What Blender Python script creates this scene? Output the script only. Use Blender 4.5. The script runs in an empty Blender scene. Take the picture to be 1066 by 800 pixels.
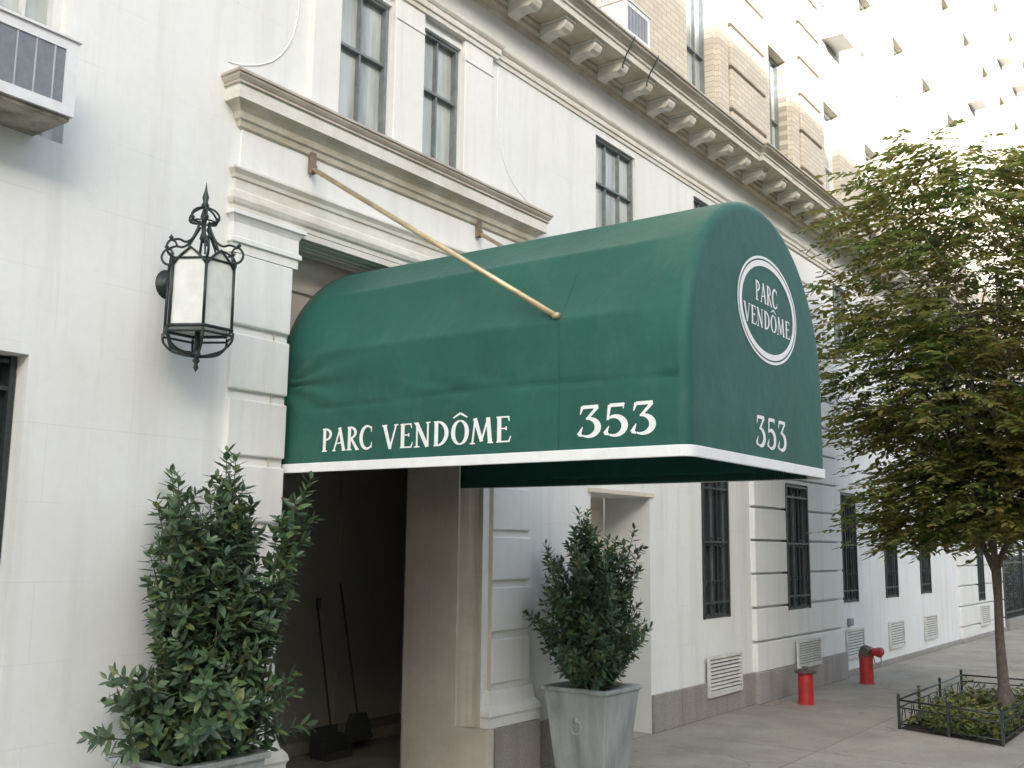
import bpy, math, random
from mathutils import Vector, Matrix
random.seed(7)
sc = bpy.context.scene
COL = sc.collection
R = math.radians

# ------------------------------------------------------------------ materials
def new_mat(name):
    m = bpy.data.materials.new(name); m.use_nodes = True
    nt = m.node_tree
    return m, nt, nt.nodes['Principled BSDF']
def N(nt, t, **kw):
    n = nt.nodes.new(t)
    for k, v in kw.items():
        if k.startswith('i_'): n.inputs[k[2:].replace('_', ' ')].default_value = v
        else: setattr(n, k, v)
    return n
def coords(nt, scale=(1, 1, 1), rot=(0, 0, 0)):
    g = N(nt, 'ShaderNodeNewGeometry'); mp = N(nt, 'ShaderNodeMapping')
    mp.inputs['Scale'].default_value = scale; mp.inputs['Rotation'].default_value = rot
    nt.links.new(g.outputs['Position'], mp.inputs['Vector'])
    return mp.outputs[0]
def noise(nt, vec, scale, detail=6, rough=.6):
    n = N(nt, 'ShaderNodeTexNoise'); n.inputs['Scale'].default_value = scale
    n.inputs['Detail'].default_value = detail; n.inputs['Roughness'].default_value = rough
    nt.links.new(vec, n.inputs['Vector']); return n.outputs['Fac']
def ramp(nt, fac, stops):
    r = N(nt, 'ShaderNodeValToRGB'); e = r.color_ramp.elements
    while len(e) < len(stops): e.new(.5)
    for el, (p, c) in zip(e, stops):
        el.position = p; el.color = (*c, 1) if len(c) == 3 else c
    nt.links.new(fac, r.inputs[0]); return r.outputs[0]
def mixc(nt, fac, a, b, mode='MIX'):
    m = N(nt, 'ShaderNodeMix', data_type='RGBA', blend_type=mode)
    for sock, v in ((m.inputs[0], fac), (m.inputs[6], a), (m.inputs[7], b)):
        if hasattr(v, 'is_linked'): nt.links.new(v, sock)
        elif isinstance(v, (int, float)): sock.default_value = v
        else: sock.default_value = (*v, 1)
    return m.outputs[2]
def bump(nt, h, bs, strength=.2, dist=.01):
    b = N(nt, 'ShaderNodeBump'); b.inputs['Strength'].default_value = strength
    b.inputs['Distance'].default_value = dist
    nt.links.new(h, b.inputs['Height']); nt.links.new(b.outputs[0], bs.inputs['Normal'])
def simple(name, c, rough=.6, metal=0, var=.15, vs=8., bs_=.0, streak=False):
    m, nt, bs = new_mat(name)
    v = coords(nt, (1, 1, .25) if streak else (1, 1, 1))
    f = noise(nt, v, vs)
    lo = tuple(x * (1 - var) for x in c); hi = tuple(min(1, x * (1 + var)) for x in c)
    nt.links.new(ramp(nt, f, [(.3, lo), (.7, hi)]), bs.inputs['Base Color'])
    bs.inputs['Roughness'].default_value = rough; bs.inputs['Metallic'].default_value = metal
    if bs_: bump(nt, noise(nt, coords(nt), vs * 6), bs, bs_, .005)
    return m
def wall_vec(nt):
    # (x, z, y) so that a brick pattern lies in the facade plane
    g = N(nt, 'ShaderNodeNewGeometry'); s = N(nt, 'ShaderNodeSeparateXYZ'); c = N(nt, 'ShaderNodeCombineXYZ')
    nt.links.new(g.outputs['Position'], s.inputs[0])
    nt.links.new(s.outputs[0], c.inputs[0]); nt.links.new(s.outputs[2], c.inputs[1]); nt.links.new(s.outputs[1], c.inputs[2])
    return c.outputs[0]
def brick(nt, vec, w, h, mortar, c1, c2, cm, off=.5):
    b = N(nt, 'ShaderNodeTexBrick'); b.offset = off
    for k, v in (('Scale', 1), ('Brick Width', w), ('Row Height', h), ('Mortar Size', mortar), ('Mortar Smooth', .3), ('Bias', 0)):
        b.inputs[k].default_value = v
    for k, v in (('Color1', c1), ('Color2', c2), ('Mortar', cm)): b.inputs[k].default_value = (*v, 1)
    nt.links.new(vec, b.inputs['Vector']); return b

def painted_stone(name, c, joints=True, dirt=.0, dirtc=(.34, .29, .2), warm=.5):
    m, nt, bs = new_mat(name)
    v = coords(nt)
    big = noise(nt, v, .9, 4)
    fine = noise(nt, v, 14, 8, .7)
    vs = coords(nt, (1, 1, .07)); streak = noise(nt, vs, 5, 6, .65)
    c2 = (c[0] * .93, c[1] * .925, c[2] * .90)
    col = ramp(nt, big, [(.32, c2), (.68, c)])
    col = mixc(nt, ramp(nt, streak, [(.5, (0, 0, 0)), (.78, (.55, .55, .55))]), col, (c[0] * .70, c[1] * .685, c[2] * .63))
    col = mixc(nt, ramp(nt, fine, [(.3, (.22, .22, .22)), (.55, (0, 0, 0))]), col, (c[0] * .8, c[1] * .79, c[2] * .77))
    blot = noise(nt, coords(nt, (1, 1, .6)), 2.3, 8, .72)
    col = mixc(nt, ramp(nt, blot, [(.55, (0, 0, 0)), (.72, (.3, .3, .3))]), col, (c[0] * .78, c[1] * .75, c[2] * .68))
    h = fine
    if joints:
        b = brick(nt, wall_vec(nt), .92, .375, .003, (1, 1, 1), (.985, .985, .985), (.86, .86, .855))
        patch = ramp(nt, noise(nt, v, 1.7, 3), [(.42, (.0, .0, .0)), (.62, (.7, .7, .7))])
        col = mixc(nt, patch, col, mixc(nt, 1., col, b.outputs['Color'], 'MULTIPLY'))
    if dirt:
        d = noise(nt, coords(nt, (1.2, 1, 2.2)), 2.6, 7, .68)
        col = mixc(nt, ramp(nt, d, [(.38, (0, 0, 0)), (.62, (dirt,) * 3)]), col, dirtc)
    nt.links.new(col, bs.inputs['Base Color'])
    bs.inputs['Roughness'].default_value = .75
    bump(nt, h, bs, .12, .006)
    return m

M = {}
M['stone'] = painted_stone('painted_limestone', (.79, .81, .805))
M['stone_plain'] = painted_stone('painted_limestone_plain', (.79, .80, .78), joints=False)
M['stone_trim'] = painted_stone('weathered_limestone_trim', (.76, .755, .71), joints=False, dirt=.5, dirtc=(.48, .44, .35))
M['stone_soot'] = painted_stone('sooty_limestone', (.66, .625, .54), joints=False, dirt=.75, dirtc=(.40, .34, .235))
M['cap_soot'] = painted_stone('grey_weathered_moulding', (.55, .51, .45), joints=False, dirt=.7, dirtc=(.33, .28, .22))
M['jamb'] = painted_stone('jamb_limestone', (.62, .58, .51), joints=False, dirt=.4, dirtc=(.42, .38, .31))
M['cream'] = painted_stone('cream_paint', (.70, .665, .56), joints=False, dirt=.4, dirtc=(.5, .44, .32))
M['groove'] = simple('groove_mortar', (.42, .40, .35), .9)

def tan_brick():
    m, nt, bs = new_mat('tan_brick')
    b = brick(nt, wall_vec(nt), .2, .067, .006, (.60, .55, .45), (.51, .46, .37), (.36, .325, .26))
    f = noise(nt, coords(nt), 1.2, 5)
    col = mixc(nt, ramp(nt, f, [(.4, (0, 0, 0)), (.75, (.35, .35, .35))]), b.outputs['Color'], (.46, .43, .36))
    nt.links.new(col, bs.inputs['Base Color']); bs.inputs['Roughness'].default_value = .85
    bump(nt, b.outputs['Fac'], bs, -.5, .008)
    return m
M['brick'] = tan_brick()
def granite():
    m, nt, bs = new_mat('grey_granite')
    v = coords(nt)
    b = brick(nt, wall_vec(nt), 1.05, 2.0, .004, (1, 1, 1), (.86, .84, .82), (.35, .33, .3), 0)
    col = ramp(nt, noise(nt, v, 60, 4, .8), [(.35, (.24, .23, .215)), (.65, (.40, .385, .36))])
    st = noise(nt, coords(nt, (1, 1, .2)), 5, 6)
    col = mixc(nt, ramp(nt, st, [(.42, (0, 0, 0)), (.75, (.7, .7, .7))]), col, (.22, .19, .155))
    col = mixc(nt, 1., col, b.outputs['Color'], 'MULTIPLY')
    nt.links.new(col, bs.inputs['Base Color']); bs.inputs['Roughness'].default_value = .6
    return m
M['granite'] = granite()
def sidewalk():
    m, nt, bs = new_mat('concrete_flags')
    v = coords(nt)
    b = brick(nt, v, 1.5, 1.5, .008, (1, 1, 1), (.88, .88, .87), (.62, .61, .59), 0)
    c = ramp(nt, noise(nt, v, 1.1, 8, .65), [(.3, (.27, .245, .20)), (.7, (.43, .395, .325))])
    c = mixc(nt, ramp(nt, noise(nt, v, 45, 3, .8), [(.3, (.35, .35, .35)), (.6, (0, 0, 0))]), c, (.17, .165, .155))
    c = mixc(nt, ramp(nt, noise(nt, v, 3.2, 7, .7), [(.6, (0, 0, 0)), (.72, (.55, .55, .55))]), c, (.13, .125, .115))
    ck = N(nt, 'ShaderNodeTexVoronoi', feature='DISTANCE_TO_EDGE'); ck.inputs['Scale'].default_value = .55
    nz = N(nt, 'ShaderNodeTexNoise'); nz.inputs['Scale'].default_value = 2.5; nz.inputs['Detail'].default_value = 6; nt.links.new(v, nz.inputs['Vector'])
    ad = N(nt, 'ShaderNodeVectorMath', operation='MULTIPLY_ADD'); nt.links.new(nz.outputs['Color'], ad.inputs[0]); ad.inputs[1].default_value = (.5, .5, .5); nt.links.new(v, ad.inputs[2]); nt.links.new(ad.outputs[0], ck.inputs['Vector'])
    msk = ramp(nt, noise(nt, v, .5, 2), [(.48, (0, 0, 0)), (.56, (.5, .5, .5))])
    cr = ramp(nt, ck.outputs['Distance'], [(.003, (1, 1, 1)), (.008, (0, 0, 0))])
    c = mixc(nt, mixc(nt, 1., msk, cr, 'MULTIPLY'), c, (.1, .095, .085))
    c = mixc(nt, ramp(nt, noise(nt, coords(nt, (1, 1.6, 1)), .7, 6, .7), [(.5, (0, 0, 0)), (.66, (.4, .4, .4))]), c, (.16, .15, .13))
    # chewing gum spots and small stains
    vo = N(nt, 'ShaderNodeTexVoronoi'); vo.inputs['Scale'].default_value = 2.6
    nt.links.new(v, vo.inputs['Vector'])
    c = mixc(nt, ramp(nt, vo.outputs['Distance'], [(.04, (.6, .6, .6)), (.07, (0, 0, 0))]), c, (.11, .105, .1))
    c = mixc(nt, 1., c, b.outputs['Color'], 'MULTIPLY')
    # spilled red paint round the standpipe
    for (px_, py_, rad) in ((11.6, -.48, .75), (13.85, -.45, .35)):
        d = N(nt, 'ShaderNodeVectorMath', operation='DISTANCE'); nt.links.new(v, d.inputs[0]); d.inputs[1].default_value = (px_, py_, 0)
        wob = N(nt, 'ShaderNodeMath', operation='MULTIPLY_ADD'); nt.links.new(noise(nt, v, 5, 5), wob.inputs[0]); wob.inputs[1].default_value = .9
        nt.links.new(d.outputs['Value'], wob.inputs[2])
        c = mixc(nt, ramp(nt, wob.outputs[0], [(min(.98, rad * .75), (.34, .34, .34)), (min(1, rad * 1.1 + .1), (0, 0, 0))]), c, (.36, .15, .13))
    nt.links.new(c, bs.inputs['Base Color']); bs.inputs['Roughness'].default_value = .85
    bump(nt, noise(nt, v, 60, 4), bs, .25, .006)
    return m
M['sidewalk'] = sidewalk()
M['curb'] = simple('curb_granite', (.33, .32, .30), .8, vs=30)
M['asphalt'] = simple('asphalt', (.115, .112, .105), .9, var=.3, vs=25, bs_=.3)

def fabric(name, c, bumpd=True):
    m, nt, bs = new_mat(name)
    v = coords(nt)
    f = noise(nt, v, 2.4, 6, .6)
    lo = tuple(x * .86 for x in c); hi = tuple(x * 1.12 for x in c)
    col = ramp(nt, f, [(.3, lo), (.7, hi)])
    dust = noise(nt, coords(nt, (1, 1, .5)), 9, 8, .75)
    col = mixc(nt, ramp(nt, dust, [(.5, (0, 0, 0)), (.8, (.16, .16, .16))]), col, (.16, .22, .19))
    nt.links.new(col, bs.inputs['Base Color']); bs.inputs['Roughness'].default_value = .56
    bs.inputs['Sheen Weight'].default_value = .05; bs.inputs['Sheen Roughness'].default_value = .5
    bs.inputs['Specular IOR Level'].default_value = .28
    # soft wrinkles plus weave
    w = noise(nt, coords(nt, (1, .7, 1.3), (.5, .2, 0)), 3.2, 3, .5)
    w2 = noise(nt, coords(nt, (1, 3.5, 1), (.5, 0, 0)), 3.4, 4, .6)
    a = N(nt, 'ShaderNodeMath', operation='ADD'); nt.links.new(w, a.inputs[0]); nt.links.new(w2, a.inputs[1])
    b = N(nt, 'ShaderNodeBump'); b.inputs['Strength'].default_value = .22; b.inputs['Distance'].default_value = .03
    nt.links.new(a.outputs[0], b.inputs['Height'])
    b2 = N(nt, 'ShaderNodeBump'); b2.inputs['Strength'].default_value = .12; b2.inputs['Distance'].default_value = .002
    nt.links.new(noise(nt, v, 260, 2), b2.inputs['Height']); nt.links.new(b.outputs[0], b2.inputs['Normal'])
    nt.links.new(b2.outputs[0], bs.inputs['Normal'])
    return m
M['canvas'] = fabric('green_canvas', (.0175, .098, .073))
M['white_paint'] = simple('white_vinyl', (.82, .83, .82), .5, var=.05, vs=12)
M['letters'] = simple('white_lettering', (.84, .85, .83), .55, var=.05, vs=30)
M['dark_iron'] = simple('black_iron', (.035, .044, .043), .45, .3, var=.35, vs=30)
M['lantern_iron'] = simple('lantern_iron', (.028, .040, .038), .4, .4, var=.4, vs=40)
M['brass'] = simple('brass_tube', (.55, .44, .27), .42, .5, var=.25, vs=9)
M['rust'] = simple('rusty_plate', (.22, .165, .13), .7, .2, var=.3, vs=20)
M['galv'] = simple('galvanised', (.3, .31, .31), .5, .5, var=.2, vs=9)
M['ac_white'] = simple('ac_enamel', (.72, .73, .74), .45, var=.06, vs=14)
M['ac_grille'] = simple('ac_grille_grey', (.20, .215, .24), .55, .1, var=.12, vs=30)
M['ac_bars'] = simple('ac_bar_grey', (.46, .475, .50), .5)
M['ac_dark'] = simple('ac_pan_stained', (.30, .28, .23), .7, .1, var=.7, vs=7)
M['red'] = simple('red_hydrant_paint', (.40, .026, .026), .45, var=.25, vs=14)
M['cap_metal'] = simple('tarnished_cap', (.13, .11, .1), .5, .6, var=.3, vs=30)
M['zinc'] = simple('zinc_planter', (.36, .395, .39), .55, .25, var=.32, vs=7, streak=True, bs_=.1)
M['soil'] = simple('soil', (.03, .022, .015), .95, var=.5, vs=40, bs_=.6)
M['vent_white'] = simple('vent_paint', (.60, .60, .56), .6, var=.14, vs=8)
M['vent_gap'] = simple('vent_gap', (.12, .12, .11), .8)
M['steel_frame'] = simple('steel_window_frame', (.19, .215, .22), .5, .2, var=.2, vs=12)
M['white_frame'] = simple('white_window_frame', (.66, .67, .66), .5, var=.08, vs=10)
M['blind'] = simple('window_blind', (.62, .62, .58), .8, var=.08, vs=3)
M['room'] = simple('dim_room', (.10, .095, .085), .9)
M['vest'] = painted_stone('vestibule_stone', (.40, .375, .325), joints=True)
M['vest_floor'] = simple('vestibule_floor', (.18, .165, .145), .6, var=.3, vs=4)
M['broom'] = simple('broom_plastic', (.03, .03, .03), .6)
M['opp'] = None
def glass(name, tint=(.16, .19, .20), rough=.06):
    m, nt, bs = new_mat(name)
    f = noise(nt, coords(nt, (1, 1, .12)), 7, 4)
    nt.links.new(ramp(nt, f, [(.36, tuple(x * .55 for x in tint)), (.62, tint)]), bs.inputs['Base Color'])
    bs.inputs['Roughness'].default_value = rough; bs.inputs['Specular IOR Level'].default_value = .8
    return m
M['glass'] = glass('window_glass', (.50, .535, .51), .15)
M['glass_dark'] = glass('dark_window_glass', (.03, .035, .04), .12)
def frosted():
    m, nt, bs = new_mat('frosted_lantern_glass')
    bs.inputs['Base Color'].default_value = (.78, .80, .76, 1); bs.inputs['Roughness'].default_value = .35
    bs.inputs['Transmission Weight'].default_value = .0
    f = noise(nt, coords(nt), 12, 4)
    nt.links.new(ramp(nt, f, [(.3, (.58, .60, .57)), (.7, (.70, .72, .68))]), bs.inputs['Base Color'])
    return m
M['frosted'] = frosted()
def leaf(name, stops, rough=.38, trans=.25, patch=None):
    m, nt, bs = new_mat(name)
    g = N(nt, 'ShaderNodeNewGeometry')
    c = ramp(nt, g.outputs['Random Per Island'], stops)
    f = noise(nt, coords(nt), 1.6, 3)
    c = mixc(nt, ramp(nt, f, [(.42, (0, 0, 0)), (.68, (.6, .6, .6))]), c, patch or stops[-1][1])
    nt.links.new(c, bs.inputs['Base Color']); bs.inputs['Roughness'].default_value = rough
    tr = N(nt, 'ShaderNodeBsdfTranslucent'); nt.links.new(c, tr.inputs['Color'])
    mx = N(nt, 'ShaderNodeMixShader'); mx.inputs[0].default_value = trans
    out = nt.nodes['Material Output']
    nt.links.new(bs.outputs[0], mx.inputs[1]); nt.links.new(tr.outputs[0], mx.inputs[2]); nt.links.new(mx.outputs[0], out.inputs['Surface'])
    return m
M['laurel'] = leaf('glossy_laurel_leaf', [(0, (.042, .082, .048)), (.35, (.07, .125, .064)), (.78, (.10, .165, .075)), (.93, (.17, .245, .09)), (.98, (.22, .20, .08)), (1, (.085, .15, .078))], .36, .18)
M['tree_leaf'] = leaf('street_tree_leaf', [(0, (.055, .115, .034)), (.35, (.115, .20, .046)), (.65, (.21, .265, .06)), (.85, (.32, .25, .08)), (1, (.24, .28, .07))], .5, .55, (.29, .21, .07))
M['ivy'] = leaf('ground_cover_leaf', [(0, (.05, .09, .03)), (.4, (.10, .15, .042)), (.7, (.28, .25, .07)), (1, (.17, .18, .05))], .5, .25)
M['hedge'] = leaf('hedge_leaf', [(0, (.015, .03, .014)), (.6, (.03, .055, .02)), (1, (.04, .06, .025))], .5, .2)
M['bark'] = simple('bark', (.115, .095, .075), .9, var=.35, vs=22, bs_=.5)
M['stem'] = simple('green_brown_stem', (.09, .08, .045), .8, var=.3, vs=30)

# ------------------------------------------------------------------ geometry
class MB:
    def __init__(s): s.v = []; s.f = []; s.k = 1
    def quad(s, a, b, c, d):
        i = len(s.v); s.v += [a, b, c, d]; s.f.append((i, i + 1, i + 2, i + 3))
    def box(s, x0, x1, y0, y1, z0, z1):
        i = len(s.v)
        s.v += [(x, y, z) for z in (z0, z1) for y in (y0, y1) for x in (x0, x1)]
        s.f += [tuple(i + k for k in q) for q in ((0, 2, 3, 1), (4, 5, 7, 6), (0, 1, 5, 4), (2, 6, 7, 3), (0, 4, 6, 2), (1, 3, 7, 5))]
    def frustum(s, r0, z0, r1, z1, bottom=True, top=True):   # r = (x0,x1,y0,y1)
        i = len(s.v)
        for r, z in ((r0, z0), (r1, z1)):
            s.v += [(r[0], r[2], z), (r[1], r[2], z), (r[1], r[3], z), (r[0], r[3], z)]
        s.f += [(i + k, i + (k + 1) % 4, i + 4 + (k + 1) % 4, i + 4 + k) for k in range(4)]
        if bottom: s.f.append((i + 3, i + 2, i + 1, i))
        if top: s.f.append((i + 4, i + 5, i + 6, i + 7))
    def tube(s, pts, r, n=8, caps=True, soft=False):
        pts = [Vector(p) for p in pts]
        if soft and len(pts) > 2:
            rl = list(r) if isinstance(r, (list, tuple)) else [r] * len(pts)
            P_, R_ = [], []
            for k in range(len(pts) - 1):
                a, b, c, d = pts[max(k - 1, 0)], pts[k], pts[k + 1], pts[min(k + 2, len(pts) - 1)]
                for q in range(4):
                    t = q / 4
                    P_.append(.5 * ((2 * b) + (c - a) * t + (2 * a - 5 * b + 4 * c - d) * t * t + (3 * b - a - 3 * c + d) * t ** 3)); R_.append(rl[k] + (rl[k + 1] - rl[k]) * t)
            P_.append(pts[-1]); R_.append(rl[-1]); pts, r = P_, R_
        rs = r if isinstance(r, (list, tuple)) else [r] * len(pts)
        i0 = len(s.v); ref = None
        for k, p in enumerate(pts):
            t = (pts[min(k + 1, len(pts) - 1)] - pts[max(k - 1, 0)])
            t = t.normalized() if t.length > 1e-9 else Vector((0, 0, 1))
            if ref is None:
                ref = t.orthogonal().normalized()
            ref = (ref - t * ref.dot(t))
            ref = ref.normalized() if ref.length > 1e-6 else t.orthogonal().normalized()
            b = t.cross(ref)
            for j in range(n):
                a = 2 * math.pi * j / n
                s.v.append(tuple(p + (ref * math.cos(a) + b * math.sin(a)) * rs[k] * s.k))
        for k in range(len(pts) - 1):
            for j in range(n):
                a = i0 + k * n + j; b_ = i0 + k * n + (j + 1) % n
                s.f.append((a, b_, b_ + n, a + n))
        if caps:
            s.f.append(tuple(i0 + j for j in range(n))[::-1])
            s.f.append(tuple(i0 + (len(pts) - 1) * n + j for j in range(n)))
    def lathe(s, c, prof, n=16):    # prof [(r,z)]
        i0 = len(s.v)
        for r, z in prof:
            for j in range(n):
                a = 2 * math.pi * j / n
                s.v.append((c[0] + r * math.cos(a), c[1] + r * math.sin(a), c[2] + z))
        for k in range(len(prof) - 1):
            for j in range(n):
                a = i0 + k * n + j; b = i0 + k * n + (j + 1) % n
                s.f.append((a, b, b + n, a + n))
        s.f.append(tuple(i0 + j for j in range(n))[::-1]); s.f.append(tuple(i0 + (len(prof) - 1) * n + j for j in range(n)))
    def returned(s, x0, x1, prof, y=0., close=True):
        """moulding with returned ends; prof = [(projection, z)] from bottom to top"""
        for (p0, z0), (p1, z1) in zip(prof, prof[1:]):
            s.quad((x0 - p0, y, z0), (x0 - p1, y, z1), (x0 - p1, y - p1, z1), (x0 - p0, y - p0, z0))
            s.quad((x0 - p0, y - p0, z0), (x0 - p1, y - p1, z1), (x1 + p1, y - p1, z1), (x1 + p0, y - p0, z0))
            s.quad((x1 + p0, y - p0, z0), (x1 + p1, y - p1, z1), (x1 + p1, y, z1), (x1 + p0, y, z0))
        for (p, z) in (prof[0], prof[-1]):
            if p > 0: s.quad((x0 - p, y, z), (x1 + p, y, z), (x1 + p, y - p, z), (x0 - p, y - p, z))
    def build(s, name, mat, parent=None, loc=None, smooth=False, bevel=0, kind=None, recalc=True):
        me = bpy.data.meshes.new(name)
        o = bpy.data.objects.new(name, me); COL.objects.link(o)
        off = Vector((0, 0, 0))
        if parent is not None:
            o.parent = parent; off = wl(parent)
        if loc is not None:       # vertices are local to loc (world)
            o.location = Vector(loc) - off; off = Vector((0, 0, 0))
            o['_w'] = list(loc)
        elif parent is not None: o['_w'] = list(off)
        else: o['_w'] = [0, 0, 0]
        me.from_pydata([tuple(Vector(p) - off) for p in s.v] if off.length else s.v, [], s.f)
        me.materials.append(M[mat] if isinstance(mat, str) else mat)
        me.validate()
        if recalc:
            import bmesh
            bm = bmesh.new(); bm.from_mesh(me)
            bmesh.ops.remove_doubles(bm, verts=bm.verts, dist=1e-5)
            bmesh.ops.recalc_face_normals(bm, faces=bm.faces); bm.to_mesh(me); bm.free()
        if smooth:
            for p in me.polygons: p.use_smooth = True
        if bevel:
            b = o.modifiers.new('bevel', 'BEVEL'); b.width = bevel; b.segments = 2; b.limit_method = 'ANGLE'; b.angle_limit = R(40)
        if kind: o['kind'] = kind
        return o
def wl(o): return Vector(o['_w'])
def thing(name, label, cat, loc=(0, 0, 0), group=None):
    o = bpy.data.objects.new(name, None); COL.objects.link(o); o.location = loc; o['_w'] = list(loc)
    o.empty_display_size = .1
    tag(o, label, cat, group); return o
def tag(o, label, cat, group=None):
    o['label'] = label; o['category'] = cat
    if group: o['group'] = group
    return o
KIDS = {}
def dup(o, loc, parent=None):
    """copy of an object with copies of its parts; loc is the new world position"""
    c = o.copy(); COL.objects.link(c)
    if parent is not None: c.parent = parent; c.location = Vector(loc) - wl(parent)
    else: c.location = loc
    c['_w'] = list(loc)
    for ch in list(o.children):
        k = ch.copy(); COL.objects.link(k); k.parent = c
        for g in list(ch.children):
            d = g.copy(); COL.objects.link(d); d.parent = k
    return c
def wall_holes(mb, x0, x1, z0, z1, y, holes, depth=.14, flip=1):
    xs = sorted({x0, x1, *[v for h in holes for v in h[:2] if x0 < v < x1]})
    zs = sorted({z0, z1, *[v for h in holes for v in h[2:4] if z0 < v < z1]})
    for i in range(len(xs) - 1):
        for k in range(len(zs) - 1):
            cx, cz = (xs[i] + xs[i + 1]) / 2, (zs[k] + zs[k + 1]) / 2
            if any(h[0] < cx < h[1] and h[2] < cz < h[3] for h in holes): continue
            mb.quad((xs[i], y, zs[k]), (xs[i + 1], y, zs[k]), (xs[i + 1], y, zs[k + 1]), (xs[i], y, zs[k + 1]))
    for h in holes:
        a, b, c, d = h[:4]; dp = h[4] if len(h) > 4 else depth
        if dp <= 0: continue
        mb.quad((a, y, c), (a, y, d), (a, y + dp, d), (a, y + dp, c))
        mb.quad((b, y, c), (b, y + dp, c), (b, y + dp, d), (b, y, d))
        mb.quad((a, y, d), (b, y, d), (b, y + dp, d), (a, y + dp, d))
        if c > z0: mb.quad((a, y, c), (a, y + dp, c), (b, y + dp, c), (b, y, c))

# ------------------------------------------------------------------ setting
mb = MB(); mb.quad((-300, -400, -.14), (500, -400, -.14), (500, 300, -.14), (-300, 300, -.14))
mb.build('road', 'asphalt', kind='structure', recalc=False)
mb = MB(); mb.box(-30, 90, -3.35, .72, -.13, 0)
mb.build('sidewalk', 'sidewalk', kind='structure')
mb = MB(); mb.box(-30, 90, -3.55, -3.353, -.13, -.004)
mb.build('curb', 'curb', kind='structure', bevel=.015)

# ------------------------------------------------------------------ the building
B = thing('apartment_building', 'white painted stone and tan brick apartment house with the canopied doorway', 'building', (5.2, 0, 0))
DZ = 3.56
GX = [10.33, 12.6, 14.72, 16.72, 18.72]; GW = .66
gholes = [(x - (.38 if x == 12.6 else GW / 2), x + (.38 if x == 12.6 else GW / 2), .97, 2.48, .13) for x in GX] + [(22.77 - .3, 22.77 + .3, .71, 2.4, .13)]
MZ = [(4.57, 5.09, 4.28), (5.41, 5.88, 4.28), (7.88, 8.63, 4.38), (9.93, 10.62, 4.38), (12.27, 12.95, 4.38), (14.4, 15.06, 4.38), (16.4, 17.06, 4.38), (18.4, 19.06, 4.38), (20.4, 21.06, 4.38), (22.4, 23.06, 4.38)]
mholes = [(a, b, c, 5.46, .16) for a, b, c in MZ]
LW = (1.75, 2.64, 1.06, 2.57, .2); LA = (1.75, 2.72, 3.65, 5.2, .16)
holes = gholes + mholes + [LW, LA, (4.25, 6.25, 0, DZ, 0), (7.79, 8.87, 0, 2.16, .5)]
mb = MB(); wall_holes(mb, -6, 24.9, 0, 6.0, 0, holes)
mb.quad((24.9, 0, 0), (24.9, 1.6, 0), (24.9, 1.6, 6), (24.9, 0, 6))
mb.build('stone_wall', 'stone', B)
# recessed service opening: cream back wall
mb = MB(); mb.box(7.79, 8.87, .503, .56, 0, 2.16)
niche = mb.build('service_door', 'cream', B)
mb = MB()
for a, b, c, d in ((7.86, 8.80, .25, 1.0), (7.86, 8.80, 1.1, 2.05)): mb.box(a, b, .49, .5, c, d)
mb.build('door_panel', 'cream', niche, bevel=.006)
mb = MB(); mb.box(7.74, 8.92, -.025, -.001, 2.163, 2.2); mb.build('door_lintel', 'cream', B)

# granite base course
mb = MB()
for a, b in ((-6, 3.72), (6.89, 7.787), (8.875, 11.245)): mb.box(a, b, -.03, .01, 0, .34)
mb.box(11.245, 14.27, -.085, .01, 0, .335)
mb.box(14.275, 20.95, -.03, .01, 0, .075); mb.box(20.95, 24.93, -.075, .01, 0, .075)
mb.build('granite_base', 'granite', B, bevel=.006)

# rusticated bays (blocks between grooves)
def courses(mb, x0, x1, z0, z1, y0, gap, zs, hole=None):
    lv = [z0] + [z for z in zs if z0 < z < z1] + [z1]
    for a, b in zip(lv, lv[1:]):
        lo = a + (gap / 2 if a != z0 else 0); hi = b - (gap / 2 if b != z1 else 0)
        parts = [(x0, x1, lo, hi)]
        if hole and lo < hole[3] and hi > hole[2]:
            parts = [(x0, hole[0], lo, hi), (hole[1], x1, lo, hi)]
            if lo < hole[2]: parts.append((hole[0] + .002, hole[1] - .002, lo, hole[2]))
            if hi > hole[3]: parts.append((hole[0] + .002, hole[1] - .002, hole[3], hi))
        for q in parts: mb.box(q[0], q[1], y0, .012, q[2], q[3])
GZ = [.66 + .375 * k for k in range(-1, 13)]
mb = MB(); courses(mb, 11.26, 14.25, .337, 5.5, -.06, .026, GZ, gholes[1])
mb.build('rusticated_bay', 'stone_plain', B, bevel=.008)
mb = MB(); courses(mb, 20.97, 24.9, .077, 5.5, -.05, .026, GZ, gholes[5])
mb.build('rusticated_bay', 'stone_plain', B, bevel=.008)

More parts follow.
